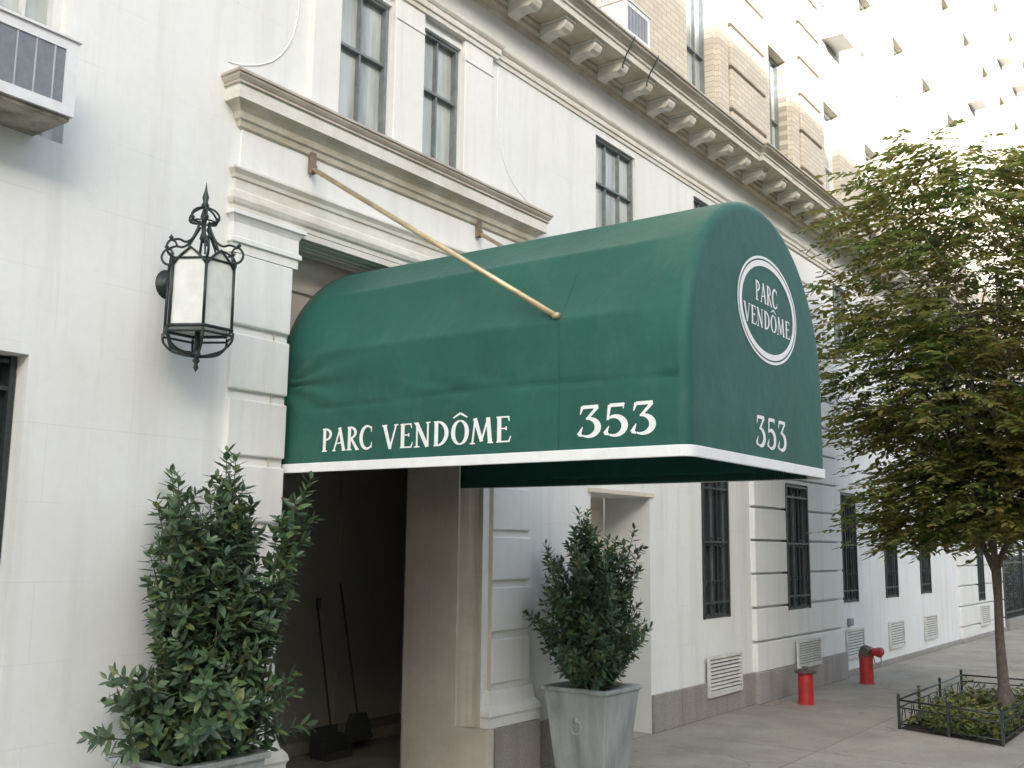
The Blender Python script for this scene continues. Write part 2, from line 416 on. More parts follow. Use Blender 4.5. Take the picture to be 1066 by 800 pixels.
# door pilasters with rusticated blocks, capital and base
for x0, x1 in ((3.81, 4.245), (6.335, 6.835)):
    mb = MB()
    lv = [z for z in GZ if .6 < z < 3.2]
    lv2 = lv + [3.35]
    for a, b in zip(lv2, lv2[1:]):
        mb.box(x0, x1, -.035, .012, a + .026, b - (.026 if b != 3.35 else 0))
    mb.box(x0 + .003, x1 - .004, -.008, .012, .60, 3.34)
    p = mb.build('pilaster', 'stone_plain', B, bevel=.012)
    mb = MB()
    mb.returned(x0, x1, [(.035, 3.352), (.035, 3.405), (.05, 3.412), (.05, 3.438), (.035, 3.447), (.035, 3.53), (.042, 3.545), (.055, 3.565), (.068, 3.572), (.068, 3.595), (.05, 3.599)], 0)
    mb.build('capital', 'stone_plain', p)
    mb = MB()
    mb.returned(x0, x1, [(.075, .385), (.075, .45), (.088, .47), (.08, .50), (.05, .54), (.04, .62), (.035, .64), (.0, .645)], 0)
    mb.build('pilaster_base', 'stone_plain', p)
    mb = MB(); mb.box(x0 - .04, x1 + .055, -.10, .01, 0, .383)
    mb.build('plinth', 'granite', p, bevel=.006)
# splayed jamb mouldings round the opening (plan profile, right side; mirrored)
jp = [(6.25, -.002), (6.332, -.03), (6.325, .015), (6.30, .02), (6.285, .05), (6.29, .075), (6.262, .085), (6.25, .115), (6.232, .12), (6.222, .15), (6.215, .19), (6.20, .195), (6.2, .71)]
jp[0] = (6.337, -.03)
mb = MB()
for (xa, ya), (xb, yb) in zip(jp, jp[1:]):
    mb.quad((xa, ya, .385), (xb, yb, .385), (xb, yb, DZ), (xa, ya, DZ))
    xl, xm = 10.46 - xa, 10.46 - xb
    mb.quad((xl, ya, 0), (xm, yb, 0), (xm, yb, DZ), (xl, ya, DZ))
    mb.quad((xl, ya, DZ), (xm, yb, DZ - max(0, 6.337 - xb) * .2), (xb, yb, DZ - max(0, 6.337 - xb) * .2), (xa, ya, DZ))
mb.box(6.205, 6.335, -.09, .70, 0, .384)
mb.build('door_jamb', 'jamb', B)
# stone transom above the passage
mb = MB(); mb.box(4.255, 6.205, .26, .36, 2.78, 3.58)
mb.returned(4.3, 6.2, [(.0, 3.30), (.02, 3.305), (.03, 3.34), (.0, 3.345)], .26)
mb.build('transom_panel', 'jamb', B)
# vestibule
mb = MB()
X0, X1, Y0, Y1, ZC = 3.6, 7.75, .712, 2.1, 2.9
mb.quad((X0, Y1, 0), (X1, Y1, 0), (X1, Y1, ZC), (X0, Y1, ZC))
mb.quad((X0, Y0, 0), (X0, Y1, 0), (X0, Y1, ZC), (X0, Y0, ZC))
mb.quad((X1, Y0, 0), (X1, Y1, 0), (X1, Y1, ZC), (X1, Y0, ZC))
mb.quad((X0, .36, ZC), (X1, .36, ZC), (X1, Y1, ZC), (X0, Y1, ZC))
mb.quad((X0, Y0, 0), (4.26, Y0, 0), (4.26, Y0, ZC), (X0, Y0, ZC))
mb.quad((6.2, Y0, 0), (X1, Y0, 0), (X1, Y0, ZC), (6.2, Y0, ZC))
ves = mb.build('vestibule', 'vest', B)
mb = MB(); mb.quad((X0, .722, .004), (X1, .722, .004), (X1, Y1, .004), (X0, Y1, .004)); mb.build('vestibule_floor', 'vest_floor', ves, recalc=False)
mb = MB(); mb.box(4.6, X1 - .002, 1.72, Y1 - .002, .006, .11); mb.build('step', 'vest_floor', ves, bevel=.01)
mb = MB()
for x in (4.6, 5.35, 6.1, 6.85): mb.box(x, x + .06, Y1 - .03, Y1 - .002, .115, 2.7)
mb.box(4.2, 7.7, Y1 - .035, Y1 - .003, 2.72, 2.8)
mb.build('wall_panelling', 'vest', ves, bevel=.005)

# door entablature: architrave, frieze, hood cornice
mb = MB(); mb.returned(3.80, 6.80, [(.02, 3.60), (.03, 3.605), (.03, 3.632), (.045, 3.645), (.055, 3.668), (.055, 3.68), (.028, 3.69), (.028, 3.72), (.018, 3.735), (.018, 3.795), (.03, 3.80), (.035, 3.82), (.055, 3.845), (.055, 3.858), (.012, 3.87)])
mb.box(4.2, 6.34, -.028, .01, 3.562, 3.60)
mb.build('door_architrave', 'stone_trim', B)
mb = MB(); mb.box(3.82, 6.76, -.012, .01, 3.872, 4.104); mb.build('door_frieze', 'stone_plain', B)
hood_prof = [(.012, 4.105), (.03, 4.115), (.04, 4.145), (.055, 4.155), (.065, 4.19), (.09, 4.215), (.128, 4.234)]
mb = MB(); mb.returned(3.82, 6.76, hood_prof); hood = mb.build('hood_bed_moulding', 'stone_soot', B)
mb = MB(); mb.returned(3.82, 6.76, [(.129, 4.236), (.129, 4.312), (.136, 4.316)]); hood = mb.build('hood_cornice', 'stone_trim', B)
mb = MB(); mb.returned(3.82, 6.76, [(.134, 4.318), (.142, 4.322), (.142, 4.334), (.138, 4.337), (.145, 4.342), (.158, 4.36), (.160, 4.368), (.156, 4.372), (.168, 4.376), (.168, 4.392), (.0, 4.42)]); mb.build('hood_cap', 'cap_soot', hood)

# mezzanine aedicule: pilaster strips beside the two windows, architrave, scroll mouldings
for a, b in ((4.32, 4.568), (5.092, 5.408), (5.882, 6.24)):
    mb = MB(); mb.box(a, b, -.04, .01, 4.36, 5.53)
    mb.box(a + .0, b, -.05, .01, 5.36, 5.38)
    mb.build('window_pilaster', 'stone_plain', B, bevel=.008)
for sgn in (1, -1):
    pts = [(3.70, 4.485), (3.80, 4.50), (3.93, 4.555), (4.02, 4.61), (4.09, 4.68), (4.15, 4.77), (4.19, 4.86), (4.22, 5.0), (4.228, 5.2), (4.23, 5.5)]
    mb = MB(); mb.tube([((x if sgn > 0 else 10.58 - x), -.001, z) for x, z in pts], .0055, 6)
    mb.build('scroll_moulding', 'stone', B, smooth=True)
arch = [(.0, 5.528), (.014, 5.53), (.014, 5.565), (.028, 5.57), (.028, 5.615), (.036, 5.62), (.05, 5.64), (.05, 5.655), (.008, 5.668)]
mb = MB()
mb.returned(-6, 24.9, arch)
mb.returned(4.32, 6.24, [(p + .04, z + .0005) for p, z in arch])
mb.returned(11.26, 14.25, [(p + .05, z + .0006) for p, z in arch])
mb.build('architrave', 'stone_trim', B)
# main cornice
mb = MB()
def corn(x0, x1, d):
    mb.returned(x0, x1, [(d + .0, 5.93), (d + .035, 5.935), (d + .05, 5.965), (d + .08, 5.975), (d + .085, 6.005), (d + .11, 6.015), (d + .11, 6.04), (d + .40, 6.044)])
corn(-6, 24.9, 0); corn(11.26, 14.25, .052)
cor = mb.build('cornice_bed', 'stone_soot', B)
mb = MB()
def corn2(x0, x1, d):
    mb.returned(x0, x1, [(d + .402, 6.046), (d + .405, 6.10), (d + .42, 6.105), (d + .425, 6.125)])
corn2(-6, 24.9, 0); corn2(11.26, 14.25, .053)
cor2 = mb.build('cornice', 'stone_trim', B)
mb = MB()
def corn3(x0, x1, d):
    mb.returned(x0, x1, [(d + .43, 6.127), (d + .45, 6.145), (d + .48, 6.165), (d + .485, 6.185), (d + .50, 6.188), (d + .50, 6.205), (d + .0, 6.26)])
corn3(-6, 24.9, 0); corn3(11.26, 14.25, .054)
mb.build('cornice_cap', 'cap_soot', cor2)
# modillions
mb = MB()
prof = [(-.10, 0), (-.355, 0), (-.355, -.03), (-.335, -.062), (-.30, -.08), (-.25, -.07), (-.19, -.075), (-.10, -.105)]
hw = .064
i0 = 0
n = len(prof)
mb.v = [(-hw, y, z) for y, z in prof] + [(hw, y, z) for y, z in prof]
mb.f = [tuple(range(n)), tuple(range(2 * n - 1, n - 1, -1))] + [(k, n + k, n + (k + 1) % n, (k + 1) % n) for k in range(n)]
mb.box(-hw - .014, hw + .014, -.372, -.101, .002, .022)
mod0 = mb.build('modillion', 'stone_trim', cor2, loc=(6.40, -.0, 6.02), bevel=.006)
k = -4
while True:
    x = 6.40 + .4686 * k
    if x > 24.6: break
    if k != 0: dup(mod0, (x, -.055 if 11.2 < x < 14.3 else 0, 6.02), cor2)
    k += 1
# cables hanging over the cornice
for x, z in ((7.72, 6.2), (8.17, 6.2)):
    mb = MB(); mb.tube([(x + .02, -.46, 6.24), (x, -.505, 6.2), (x + .005, -.46, 6.13), (x - .01, -.425, 6.06), (x + .01, -.375, 5.98), (x, -.38, 5.94)], .006, 6)
    mb.build('cable', 'dark_iron', B, smooth=True)

# brick storeys
UX = [2.1, 4.2, 6.25, 8.28, 10.23, 12.55, 14.72, 16.72, 18.72, 20.72, 22.75, 24.8, 26.85, 28.9, 30.95, 33.0, 35.05, 37.1]
UZ = [(6.45, 8.2), (9.15, 10.9), (11.85, 13.6), (14.55, 16.3), (17.25, 19.0)]
UW = .70
uh = [(x - UW / 2, x + UW / 2, a, b, .17) for x in UX for a, b in UZ]
mb = MB(); wall_holes(mb, -6, 46, 6.0, 21.5, .03, uh, .17)
mb.quad((-6, .03, 21.5), (46, .03, 21.5), (46, 14, 21.5), (-6, 14, 21.5))
mb.quad((-6, .03, 0), (-6, 14, 0), (-6, 14, 21.5), (-6, .03, 21.5))
mb.quad((46, .03, 0), (46, 14, 0), (46, 14, 21.5), (46, .03, 21.5))
mb.build('brick_wall', 'brick', B)
mb = MB(); mb.box(-6, 46, -.35, .8, 21.505, 22.2); mb.build('parapet', 'stone_trim', B)
# quoined brick piers between the upper windows
def pier(x0, x1):
    mb = MB()
    z = 6.27
    while z < 21:
        mb.box(x0 + .30, x1 - .16, -.045, .04, z + .02, z + .50)
        mb.box(x0, x0 + .27, -.02, .04, z, z + .53); mb.box(x1 - .13, x1, -.02, .04, z, z + .53)
        z += .53
    mb.build('quoined_pier', 'brick', B, bevel=.006)
pier(10.62, 12.16); pier(12.95, 14.25)
# return wing beyond the white front: wall set back behind the iron fence
mb = MB()
wh = [(x - .33, x + .33, 1.2, 2.9, .13) for x in (27.2, 29.4, 31.6)]
wall_holes(mb, 24.9, 46, 0, 6.0, 1.6, wh)
mb.quad((24.9, .04, 5.998), (46, .04, 5.998), (46, 1.6, 5.998), (24.9, 1.6, 5.998))
mb.build('set_back_wall', 'stone', B)

# ---- windows
def make_window(w, h, frame_mat, pane_mat, bars_x, bars_z, loc, depth=.17, fw=.035, blind=0, glaze=None):
    mb = MB()
    d0, d1 = -.045, .012
    mb.box(-w / 2, -w / 2 + fw, d0, d1, 0, h); mb.box(w / 2 - fw, w / 2, d0, d1, 0, h)
    mb.box(-w / 2 + fw, w / 2 - fw, d0, d1, 0, fw); mb.box(-w / 2 + fw, w / 2 - fw, d0, d1, h - fw, h)
    for bx in bars_x: mb.box(bx * w - .008, bx * w + .008, d0 + .012, d1 - .003, fw + .002, h - fw - .002)
    for bz in bars_z: mb.box(-w / 2 + fw + .002, w / 2 - fw - .002, d0 + .006, d1 - .006, bz * h - .010, bz * h + .010)
    win = mb.build('window', frame_mat, B, loc=loc)
    mb = MB(); mb.box(-w / 2 + .004, w / 2 - .004, .004, .02, .004, h - .004)
    p = mb.build('pane', pane_mat, win, loc=loc); p.location = (0, 0, 0)
    if blind:
        mb = MB(); mb.box(-w / 2 + fw + .012, w / 2 - fw - .012, -.004, .0025, fw + .002, blind * h)
        bl = mb.build('blind', 'blind', win, loc=loc); bl.location = (0, 0, 0)
    return win
# ground windows with grilles
def grille(w, h, win, loc):
    mb = MB(); y = -.07
    mb.box(-w / 2, -w / 2 + .03, y - .015, y + .015, 0, h); mb.box(w / 2 - .03, w / 2, y - .015, y + .015, 0, h)
    for z in (.02, .16, .52 * h, h - .16, h - .03): mb.box(-w / 2 + .03, w / 2 - .03, y - .01, y + .01, z - .011, z + .011)
    nb = 6
    for k in range(nb):
        x = -w / 2 + .03 + (w - .06) * (k + .5) / nb
        mb.tube([(x, y, .02), (x, y, h - .03)], .0085, 6)
        mb.tube([(x - .022, y, .36), (x, y, .33), (x + .022, y, .36)], .007, 5)
        mb.lathe((x, y, .35), [(.002, 0), (.016, .015), (.016, .035), (.002, .05)], 6)
    for x in (-w / 6, w / 6):
        pts = [(x + .045 * math.cos(a), y, .52 * h + .045 * math.sin(a)) for a in [2 * math.pi * q / 12 for q in range(13)]]
        mb.tube(pts, .007, 5)
        for z in (.09, h - .095):
            pts = [(x + .05 * math.cos(a), y, z + .05 * math.sin(a)) for a in [2 * math.pi * q / 12 for q in range(13)]]
            mb.tube(pts, .007, 5)
    g = mb.build('grille', 'dark_iron', win, loc=loc); g.location = (0, 0, 0)
GWY = .07
gw0 = make_window(GW, 1.51, 'steel_frame', 'glass_dark', [0], [.5], (GX[0], GWY, .97))
grille(GW, 1.51, gw0, (GX[0], GWY, .97))
for x in GX[2:]: dup(gw0, (x, GWY, .97), B)
gwb = make_window(.76, 1.51, 'steel_frame', 'glass_dark', [0], [.5], (12.6, .02, .97)); grille(.76, 1.51, gwb, (12.6, .02, .97))
gw1 = make_window(.6, 1.69, 'steel_frame', 'glass_dark', [0], [.5], (22.77, .03, .71)); grille(.6, 1.69, gw1, (22.77, .03, .71))
for k, x in enumerate((27.2, 29.4, 31.6)):
    if k == 0: gw2 = make_window(.66, 1.7, 'steel_frame', 'glass_dark', [0], [.5], (x, 1.72, 1.2))
    else: dup(gw2, (x, 1.72, 1.2), B)
lw = make_window(.89, 1.51, 'dark_iron', 'glass_dark', [0.0], [.5], (2.195, .18, 1.06), fw=.05); grille(.88, 1.51, lw, (2.195, .18, 1.06))
# mezzanine steel casements
for a, b, c in MZ[:2]: make_window(b - a, 5.46 - c, 'steel_frame', 'glass', [0], [.62], ((a + b) / 2, .075, c), fw=.028)
a, b, c = MZ[2]
mw = make_window(b - a, 5.46 - c, 'steel_frame', 'glass', [-.17, .17], [.6], ((a + b) / 2, .075, c), fw=.026)
a, b, c = MZ[3]
mw2 = make_window(b - a, 5.46 - c, 'steel_frame', 'glass', [-.17, .17], [.6], ((a + b) / 2, .075, c), fw=.026)
for a, b, c in MZ[4:]: dup(mw2, ((a + b) / 2, .075, c), B)
make_window(.97, 1.6, 'white_frame', 'glass', [-.1, .3], [.55], (2.235, .15, 3.65), fw=.05)
# upper windows
uw = {}
for i, x in enumerate(UX):
    for j, (a, b) in enumerate(UZ):
        kind = (i * 7 + j * 5 + (i * j) % 3) % 4
        if i in (4, 5) and j == 0: kind = 9
        loc = (x, .19, a)
        if kind not in uw:
            bl = {0: .55, 1: .8, 2: .0, 3: .35, 9: 0}[kind]
            uw[kind] = make_window(UW, b - a, 'steel_frame' if kind == 9 else 'white_frame', 'glass', [-.17, .17] if kind == 9 else [0], [.5], loc, blind=bl, fw=.03)
        else: dup(uw[kind], loc, B)
# louvre vents
def vent(xc, w, z0, h, y=-.004):
    loc = (xc, y, z0)
    mb = MB(); f = .03
    mb.box(-w / 2, -w / 2 + f, -.03, .0, 0, h); mb.box(w / 2 - f, w / 2, -.03, .0, 0, h)
    mb.box(-w / 2 + f, w / 2 - f, -.03, .0, 0, f); mb.box(-w / 2 + f, w / 2 - f, -.03, .0, h - f, h)
    v = mb.build('louver_vent', 'vent_white', B, loc=loc, bevel=.003)
    mb = MB(); mb.box(-w / 2 + f, w / 2 - f, -.006, -.002, f, h - f)
    q = mb.build('vent_backing', 'vent_gap', v, loc=loc); q.location = (0, 0, 0)
    mb = MB(); n = 9
    for k in range(n):
        z = f + (h - 2 * f) * (k + .1) / n; dz = (h - 2 * f) / n
        mb.quad((-w / 2 + f, -.028, z), (w / 2 - f, -.028, z), (w / 2 - f, -.008, z + dz * .62), (-w / 2 + f, -.008, z + dz * .62))
        mb.quad((-w / 2 + f, -.028, z), (w / 2 - f, -.028, z), (w / 2 - f, -.028, z + .006), (-w / 2 + f, -.028, z + .006))
    q = mb.build('louvers', 'vent_white', v, loc=loc); q.location = (0, 0, 0)
    return v
v0 = vent(10.42, .83, .195, .40, -.032)
vent(12.76, .80, .28, .325, -.088)
v2 = vent(14.8, .77, .21, .40)
for x in (16.83, 18.87): dup(v2, (x, -.004, .21), B)
dup(v2, (22.9, -.052, .22), B)
mb = MB(); mb.box(14.53, 14.68, -.05, 0, .66, .76); mb.build('junction_box', 'galv', B, bevel=.01)

# ------------------------------------------------------------------ canopy
CX0, CX1, CYE, CZ0, CZC = 4.28, 6.10, -2.65, 2.11, 2.62
CC = (CX0 + CX1) / 2; CR = (CX1 - CX0) / 2
canopy = thing('entrance_canopy', 'green barrel shaped fabric canopy with white lettering over the doorway', 'canopy', (CC, 0, CZ0))
purl = [R(a) for a in (12, 41, 68, 90, 112, 139, 168)]
def prof_pt(u, b):
    """u in 0..1 along left side, arc, right side; b = 0 at a hoop, 1 mid-bay"""
    side = CZC - CZ0; arc = math.pi * CR; tot = 2 * side + arc; d = u * tot
    if d < side: return CX0, CZ0 + d, Vector((-1, 0))
    if d > side + arc: return CX1, CZ0 + (tot - d), Vector((1, 0))
    th = (d - side) / CR
    r = CR
    for p0, p1 in zip([0] + purl, purl + [math.pi]):
        if p0 <= th <= p1:
            hf = (p1 - p0) / 2; md = (p0 + p1) / 2
            ch = math.cos(hf) / math.cos(th - md)
            r = CR * (1 - b * (1 - ch) * 1.5)
            e1 = CR / math.cos(purl[0]) - CR
            if md < math.pi / 2 and purl[0] <= th <= purl[1]: r += b * e1 * (1 - (th - purl[0]) / (purl[1] - purl[0]))
            if md > math.pi / 2 and purl[-2] <= th <= purl[-1]: r += b * e1 * ((th - purl[-2]) / (purl[-1] - purl[-2]))
    if th < purl[0] or th > math.pi - purl[0]:
        x_ = CC - CR * math.cos(th); xs_ = CX0 if th < 1 else CX1
        return x_ + (xs_ - x_) * b, CZC + CR * math.sin(th), Vector((-math.cos(th), math.sin(th))) if b < .01 else Vector((-1 if th < 1 else 1, 0))
    return CC - r * math.cos(th), CZC + r * math.sin(th), Vector((-math.cos(th), math.sin(th)))
NU = 260
rows = []
RR = .06
ys = [.10 - .0 + (CYE + RR - .10) * k / 44 for k in range(45)]
hoops = [.10, CYE + RR]
rnd = random.Random(3)
for y in ys:
    b = 0
    for h0, h1 in zip(hoops, hoops[1:]):
        if h1 <= y <= h0:
            t = (h0 - y) / (h0 - h1); e_ = min(1, min(h0 - y, y - h1) / .42); b = e_ * e_ * (3 - 2 * e_) if h0 - h1 > .3 else 0
    row = []
    for k in range(NU + 1):
        u = k / NU
        x, z, n = prof_pt(u, b)
        if x < CC and 2.36 < z < 3.1:
            # puckers fanning from the wall corner, a pinched line along the valance rail, small creases by the outer corner
            dy, dz = -(y - .02), z - 2.64; rr_ = math.hypot(dy, dz); ph_ = math.atan2(dz, dy)
            fade = min(1, (z - 2.36) / .12) * min(1, (3.1 - z) / .2)
            s = .017 * math.sin(ph_ * 11 + 2 * math.sin(ph_ * 3)) * math.exp(-rr_ / .42) * min(1, rr_ / .10)
            s += -.012 * math.exp(-((z - 2.49 - .012 * math.sin(y * 3.1)) / .014) ** 2) * (.55 + .45 * math.sin(y * 9 + 1.3 * math.sin(y * 23)))
            s += .005 * math.sin((z - .35 * y) * 46) * math.exp(-((y + 1.1) / .5) ** 2) * math.exp(-((z - 2.53) / .06) ** 2)
            s += .005 * math.sin((z + .8 * y) * 55) * math.exp(-((y + 2.5) / .25) ** 2) * math.exp(-((z - 2.46) / .08) ** 2)
            x -= s * fade
        row.append((x, y, z))
    rows.append(row)
for k in range(1, 9):
    a = k / 8 * math.pi / 2; ins = RR * (1 - math.cos(a)); y = CYE + RR - RR * math.sin(a)
    row = []
    for j in range(NU + 1):
        x, z, n = prof_pt(j / NU, 0); row.append((x - n.x * ins, y, z - n.y * ins))
    rows.append(row)
last = rows[-1]
for k in range(1, 13):
    t = k / 12; rows.append([(CC + (x - CC) * (1 - t), y, z) for x, y, z in last])
mb = MB()
mb.v = [p for r in rows for p in r]; w = NU + 1
mb.f = [(i * w + j, i * w + j + 1, (i + 1) * w + j + 1, (i + 1) * w + j) for i in range(len(rows) - 1) for j in range(NU)]
cover = mb.build('fabric_cover', 'canvas', canopy, smooth=True)
so = cover.modifiers.new('thickness', 'SOLIDIFY'); so.thickness = .004; so.offset = -1
# seam tape down the side at the middle hoop
mb = MB()
pts = []
for k in range(NU + 1):
    x, z, n = prof_pt(k / NU, 1); pts.append((x + n.x * .001, -1.945, z + n.y * .002))
mb.tube(pts[:70], .0025, 5); mb.build('seam', 'canvas', canopy, smooth=True)
# white trim round the lower edge
def rounded_path(r, off):
    pts = [(CX0 - off, .10)]
    for k in range(7):
        a = math.pi + k / 6 * math.pi / 2; pts.append((CX0 + r + (r + off) * math.cos(a), CYE + r + (r + off) * math.sin(a)))
    for k in range(7):
        a = 1.5 * math.pi + k / 6 * math.pi / 2; pts.append((CX1 - r + (r + off) * math.cos(a), CYE + r + (r + off) * math.sin(a)))
    pts.append((CX1 + off, .10)); return pts
mb = MB()
po, pi_ = rounded_path(RR, .011), rounded_path(RR, -.004)
zs = (CZ0 - .004, CZ0 + .05)
for k in range(len(po) - 1):
    a, b, c, d = po[k], po[k + 1], pi_[k + 1], pi_[k]
    for (p, q) in ((a, b), (c, d)): mb.quad((*p, zs[0]), (*q, zs[0]), (*q, zs[1]), (*p, zs[1]))
    for z in zs: mb.quad((*a, z), (*b, z), (*c, z), (*d, z))
mb.build('white_trim', 'white_paint', canopy, bevel=.004)
# frame of pipes inside
mb = MB()
ip = [(x, y, CZ0 + .40) for x, y in rounded_path(RR, -.02)]; mb.tube(ip, .010, 8)
for y in (-.02, -1.945, CYE + RR + .03):
    pts = []
    for k in range(5, 36):
        x, z, n = prof_pt(k / 40, 1); pts.append((x - n.x * .03, y, z - n.y * .03))
    mb.tube(pts, .011, 8)
for th in purl:
    mb.tube([(CC - (CR - .06) * math.cos(th), y, CZC + (CR - .06) * math.sin(th)) for y in (.08, CYE + .1)], .009, 6)
mb.build('pipe_frame', 'galv', canopy, smooth=True)
# support rods with wall plates
for (xw, zw, xe) in ((4.363, 4.06, CX0 - .0), (6.09, 4.083, CX1 + .0)):
    mb = MB(); mb.tube([(xw, -.03, zw - .03), (xe, -1.93, 2.835)], .0155, 10)
    mb.lathe((xe, -1.93, 2.82), [(.005, 0), (.022, .006), (.022, .03), (.005, .036)], 10)
    rod = mb.build('support_rod', 'brass', canopy, smooth=True)
    mb = MB(); mb.box(xw - .022, xw + .022, -.05, -.02, zw - .07, zw + .07)
    mb.tube([(xw - .015, -.05, zw - .03), (xw + .015, -.05, zw - .03)], .02, 8)
    mb.build('wall_plate', 'rust', rod, bevel=.004)

# ---- lettering: each glyph as variable-width strokes in a unit-height box
def arc(cx, cy, rx, ry, a0, a1, wf, n=18):
    out = []
    for k in range(n + 1):
        t = k / n; a = R(a0 + (a1 - a0) * t)
        out.append((cx + rx * math.cos(a), cy + ry * math.sin(a), wf(t)))
    return out
thick = lambda lo, hi: (lambda t: lo + (hi - lo) * math.sin(math.pi * t))
T, H_ = .055, .135
G = {
 'P': (.46, [[(.13, 0, H_), (.13, 1, H_)], arc(.14, .735, .27, .24, 96, -92, thick(T, .12)), [(.02, .02, T), (.26, .02, T)], [(.03, .975, T), (.16, .975, T)]]),
 'A': (.52, [[(.03, 0, .07), (.30, 1, .07)], [(.27, 1, H_), (.49, 0, H_)], [(.08, .30, T), (.43, .36, T)], [(-.03, .02, T), (.12, .02, T)], [(.40, .02, T), (.57, .02, T)]]),
 'R': (.52, [[(.13, 0, H_), (.13, 1, H_)], arc(.14, .74, .26, .235, 96, -92, thick(T, .12)), [(.20, .52, .10), (.50, 0, .13)], [(.02, .02, T), (.25, .02, T)], [(.44, .02, T), (.57, .02, T)], [(.03, .975, T), (.16, .975, T)]]),
 'C': (.52, [arc(.32, .5, .27, .475, 48, 312, thick(.05, .15)), [(.50, .95, .05), (.50, .72, .03)], [(.50, .05, .05), (.52, .30, .03)]]),
 'V': (.54, [[(.05, 1, H_), (.28, 0, .11)], [(.27, 0, .07), (.49, 1, .06)], [(-.04, .98, T), (.15, .98, T)], [(.41, .98, T), (.57, .98, T)]]),
 'E': (.47, [[(.12, 0, H_), (.12, 1, H_)], [(.03, .97, .06), (.42, .97, .06)], [(.41, .99, .06), (.44, .80, .03)], [(.12, .53, T), (.34, .53, T)], [(.34, .60, .05), (.34, .46, .05)], [(.03, .03, .06), (.43, .03, .06)], [(.42, .0, .06), (.49, .23, .03)]]),
 'N': (.58, [[(.09, 0, .065), (.09, 1, .065)], [(.07, 1, H_), (.47, 0, H_)], [(.48, 0, .065), (.48, 1, .065)], [(-.01, .02, T), (.19, .02, T)], [(.40, .98, T), (.57, .98, T)], [(-.02, .98, T), (.1, .98, T)]]),
 'D': (.56, [[(.12, 0, H_), (.12, 1, H_)], arc(.14, .5, .34, .475, 94, -94, thick(T, .14), 22), [(.03, .975, T), (.18, .975, T)], [(.03, .025, T), (.18, .025, T)]]),
 'O': (.60, [arc(.30, .49, .235, .46, 90, 450, lambda t: .055 + .085 * abs(math.sin(2 * math.pi * t)) , 36), [(.06, 1.07, .05), (.30, 1.25, .085)], [(.30, 1.25, .085), (.54, 1.07, .05)]]),
 'M': (.72, [[(.04, 0, .06), (.13, 1, .06)], [(.12, 1, H_), (.35, .08, .11)], [(.34, .08, .06), (.56, 1, .06)], [(.55, 1, H_), (.63, 0, H_)], [(-.04, .02, T), (.13, .02, T)], [(.54, .02, T), (.73, .02, T)]]),
 '3': (.60, [[(.10, .945, .11), (.52, .945, .11)], [(.10, .97, .09), (.04, .73, .03)], [(.50, .93, .10), (.24, .60, .07)], arc(.24, .315, .27, .275, 100, -118, lambda t: .06 + .11 * math.sin(math.pi * min(1, t * 1.05))), [(.10, .06, .05), (.0, .12, .12)], [(.0, .10, .12), (.10, .34, .02)]]),
 '5': (.60, [[(.12, .945, .11), (.50, .945, .11)], [(.49, .99, .05), (.47, .82, .02)], [(.12, .96, .09), (.07, .50, .06)], arc(.24, .315, .27, .29, 128, -118, lambda t: .06 + .11 * math.sin(math.pi * min(1, t * 1.05))), [(.10, .06, .05), (.0, .12, .12)], [(.0, .10, .12), (.10, .32, .02)]]),
}
def glyph_quads(strokes):
    for st in strokes:
        n = len(st); L = []; Rr = []
        for k, (x, y, w_) in enumerate(st):
            a = st[max(k - 1, 0)]; b = st[min(k + 1, n - 1)]
            dx, dy = b[0] - a[0], b[1] - a[1]; l = math.hypot(dx, dy) or 1
            nx, ny = -dy / l * w_ / 2, dx / l * w_ / 2
            L.append((x + nx, y + ny)); Rr.append((x - nx, y - ny))
        for k in range(n - 1): yield L[k], L[k + 1], Rr[k + 1], Rr[k]
def lettering(name, text, start, end, z0, capz, axis, space=.35, slope=0, track=.08):
    """axis 'side': runs along -y on the side panel; 'end': runs along +x on the end panel"""
    adv = [G[c][0] + track if c != ' ' else space for c in text]
    tot = sum(adv) - track; sx = abs(end - start) / tot
    mb = MB(); x = 0; layer = 0
    for c, a in zip(text, adv):
        if c != ' ':
            for q in glyph_quads(G[c][1]):
                layer = (layer + 1) % 7; d = .0025 + layer * .00012
                P = []
                for gx, gy in q:
                    s_ = (x + gx) * sx; zz = z0 + gy * capz + slope * s_
                    P.append((CX0 - d, start - s_, zz) if axis == 'side' else (start + s_, CYE - d, zz))
                mb.quad(*P)
        x += a
    return mb.build(name, 'letters', canopy, recalc=False)
lettering('lettering', 'PARC', -.305, -.70, 2.222, .134, 'side')
lettering('lettering', 'VENDOME', -.785, -1.655, 2.216, .134, 'side')
lettering('house_number', '353', -2.065, -2.485, 2.214, .158, 'side', track=.1)
lettering('house_number', '353', 5.055, 5.47, 2.214, .165, 'end', track=.12)
lettering('lettering', 'PARC', 5.085, 5.385, 2.992, .108, 'end')
lettering('lettering', 'VENDOME', 4.93, 5.565, 2.853, .100, 'end')
for nm, a, b, wd in (('oval_ring', .372, .252, .016), ('oval_ring', .405, .284, .007)):
    mb = MB(); n = 72
    for k in range(n):
        q = []
        for (kk, s) in ((k, -1), (k + 1, -1), (k + 1, 1), (k, 1)):
            t = 2 * math.pi * kk / n; q.append((5.26 + (a + s * wd) * math.cos(t), CYE - .003, 2.962 + (b + s * wd) * math.sin(t)))
        mb.quad(*q)
    mb.build(nm, 'letters', canopy, recalc=False)

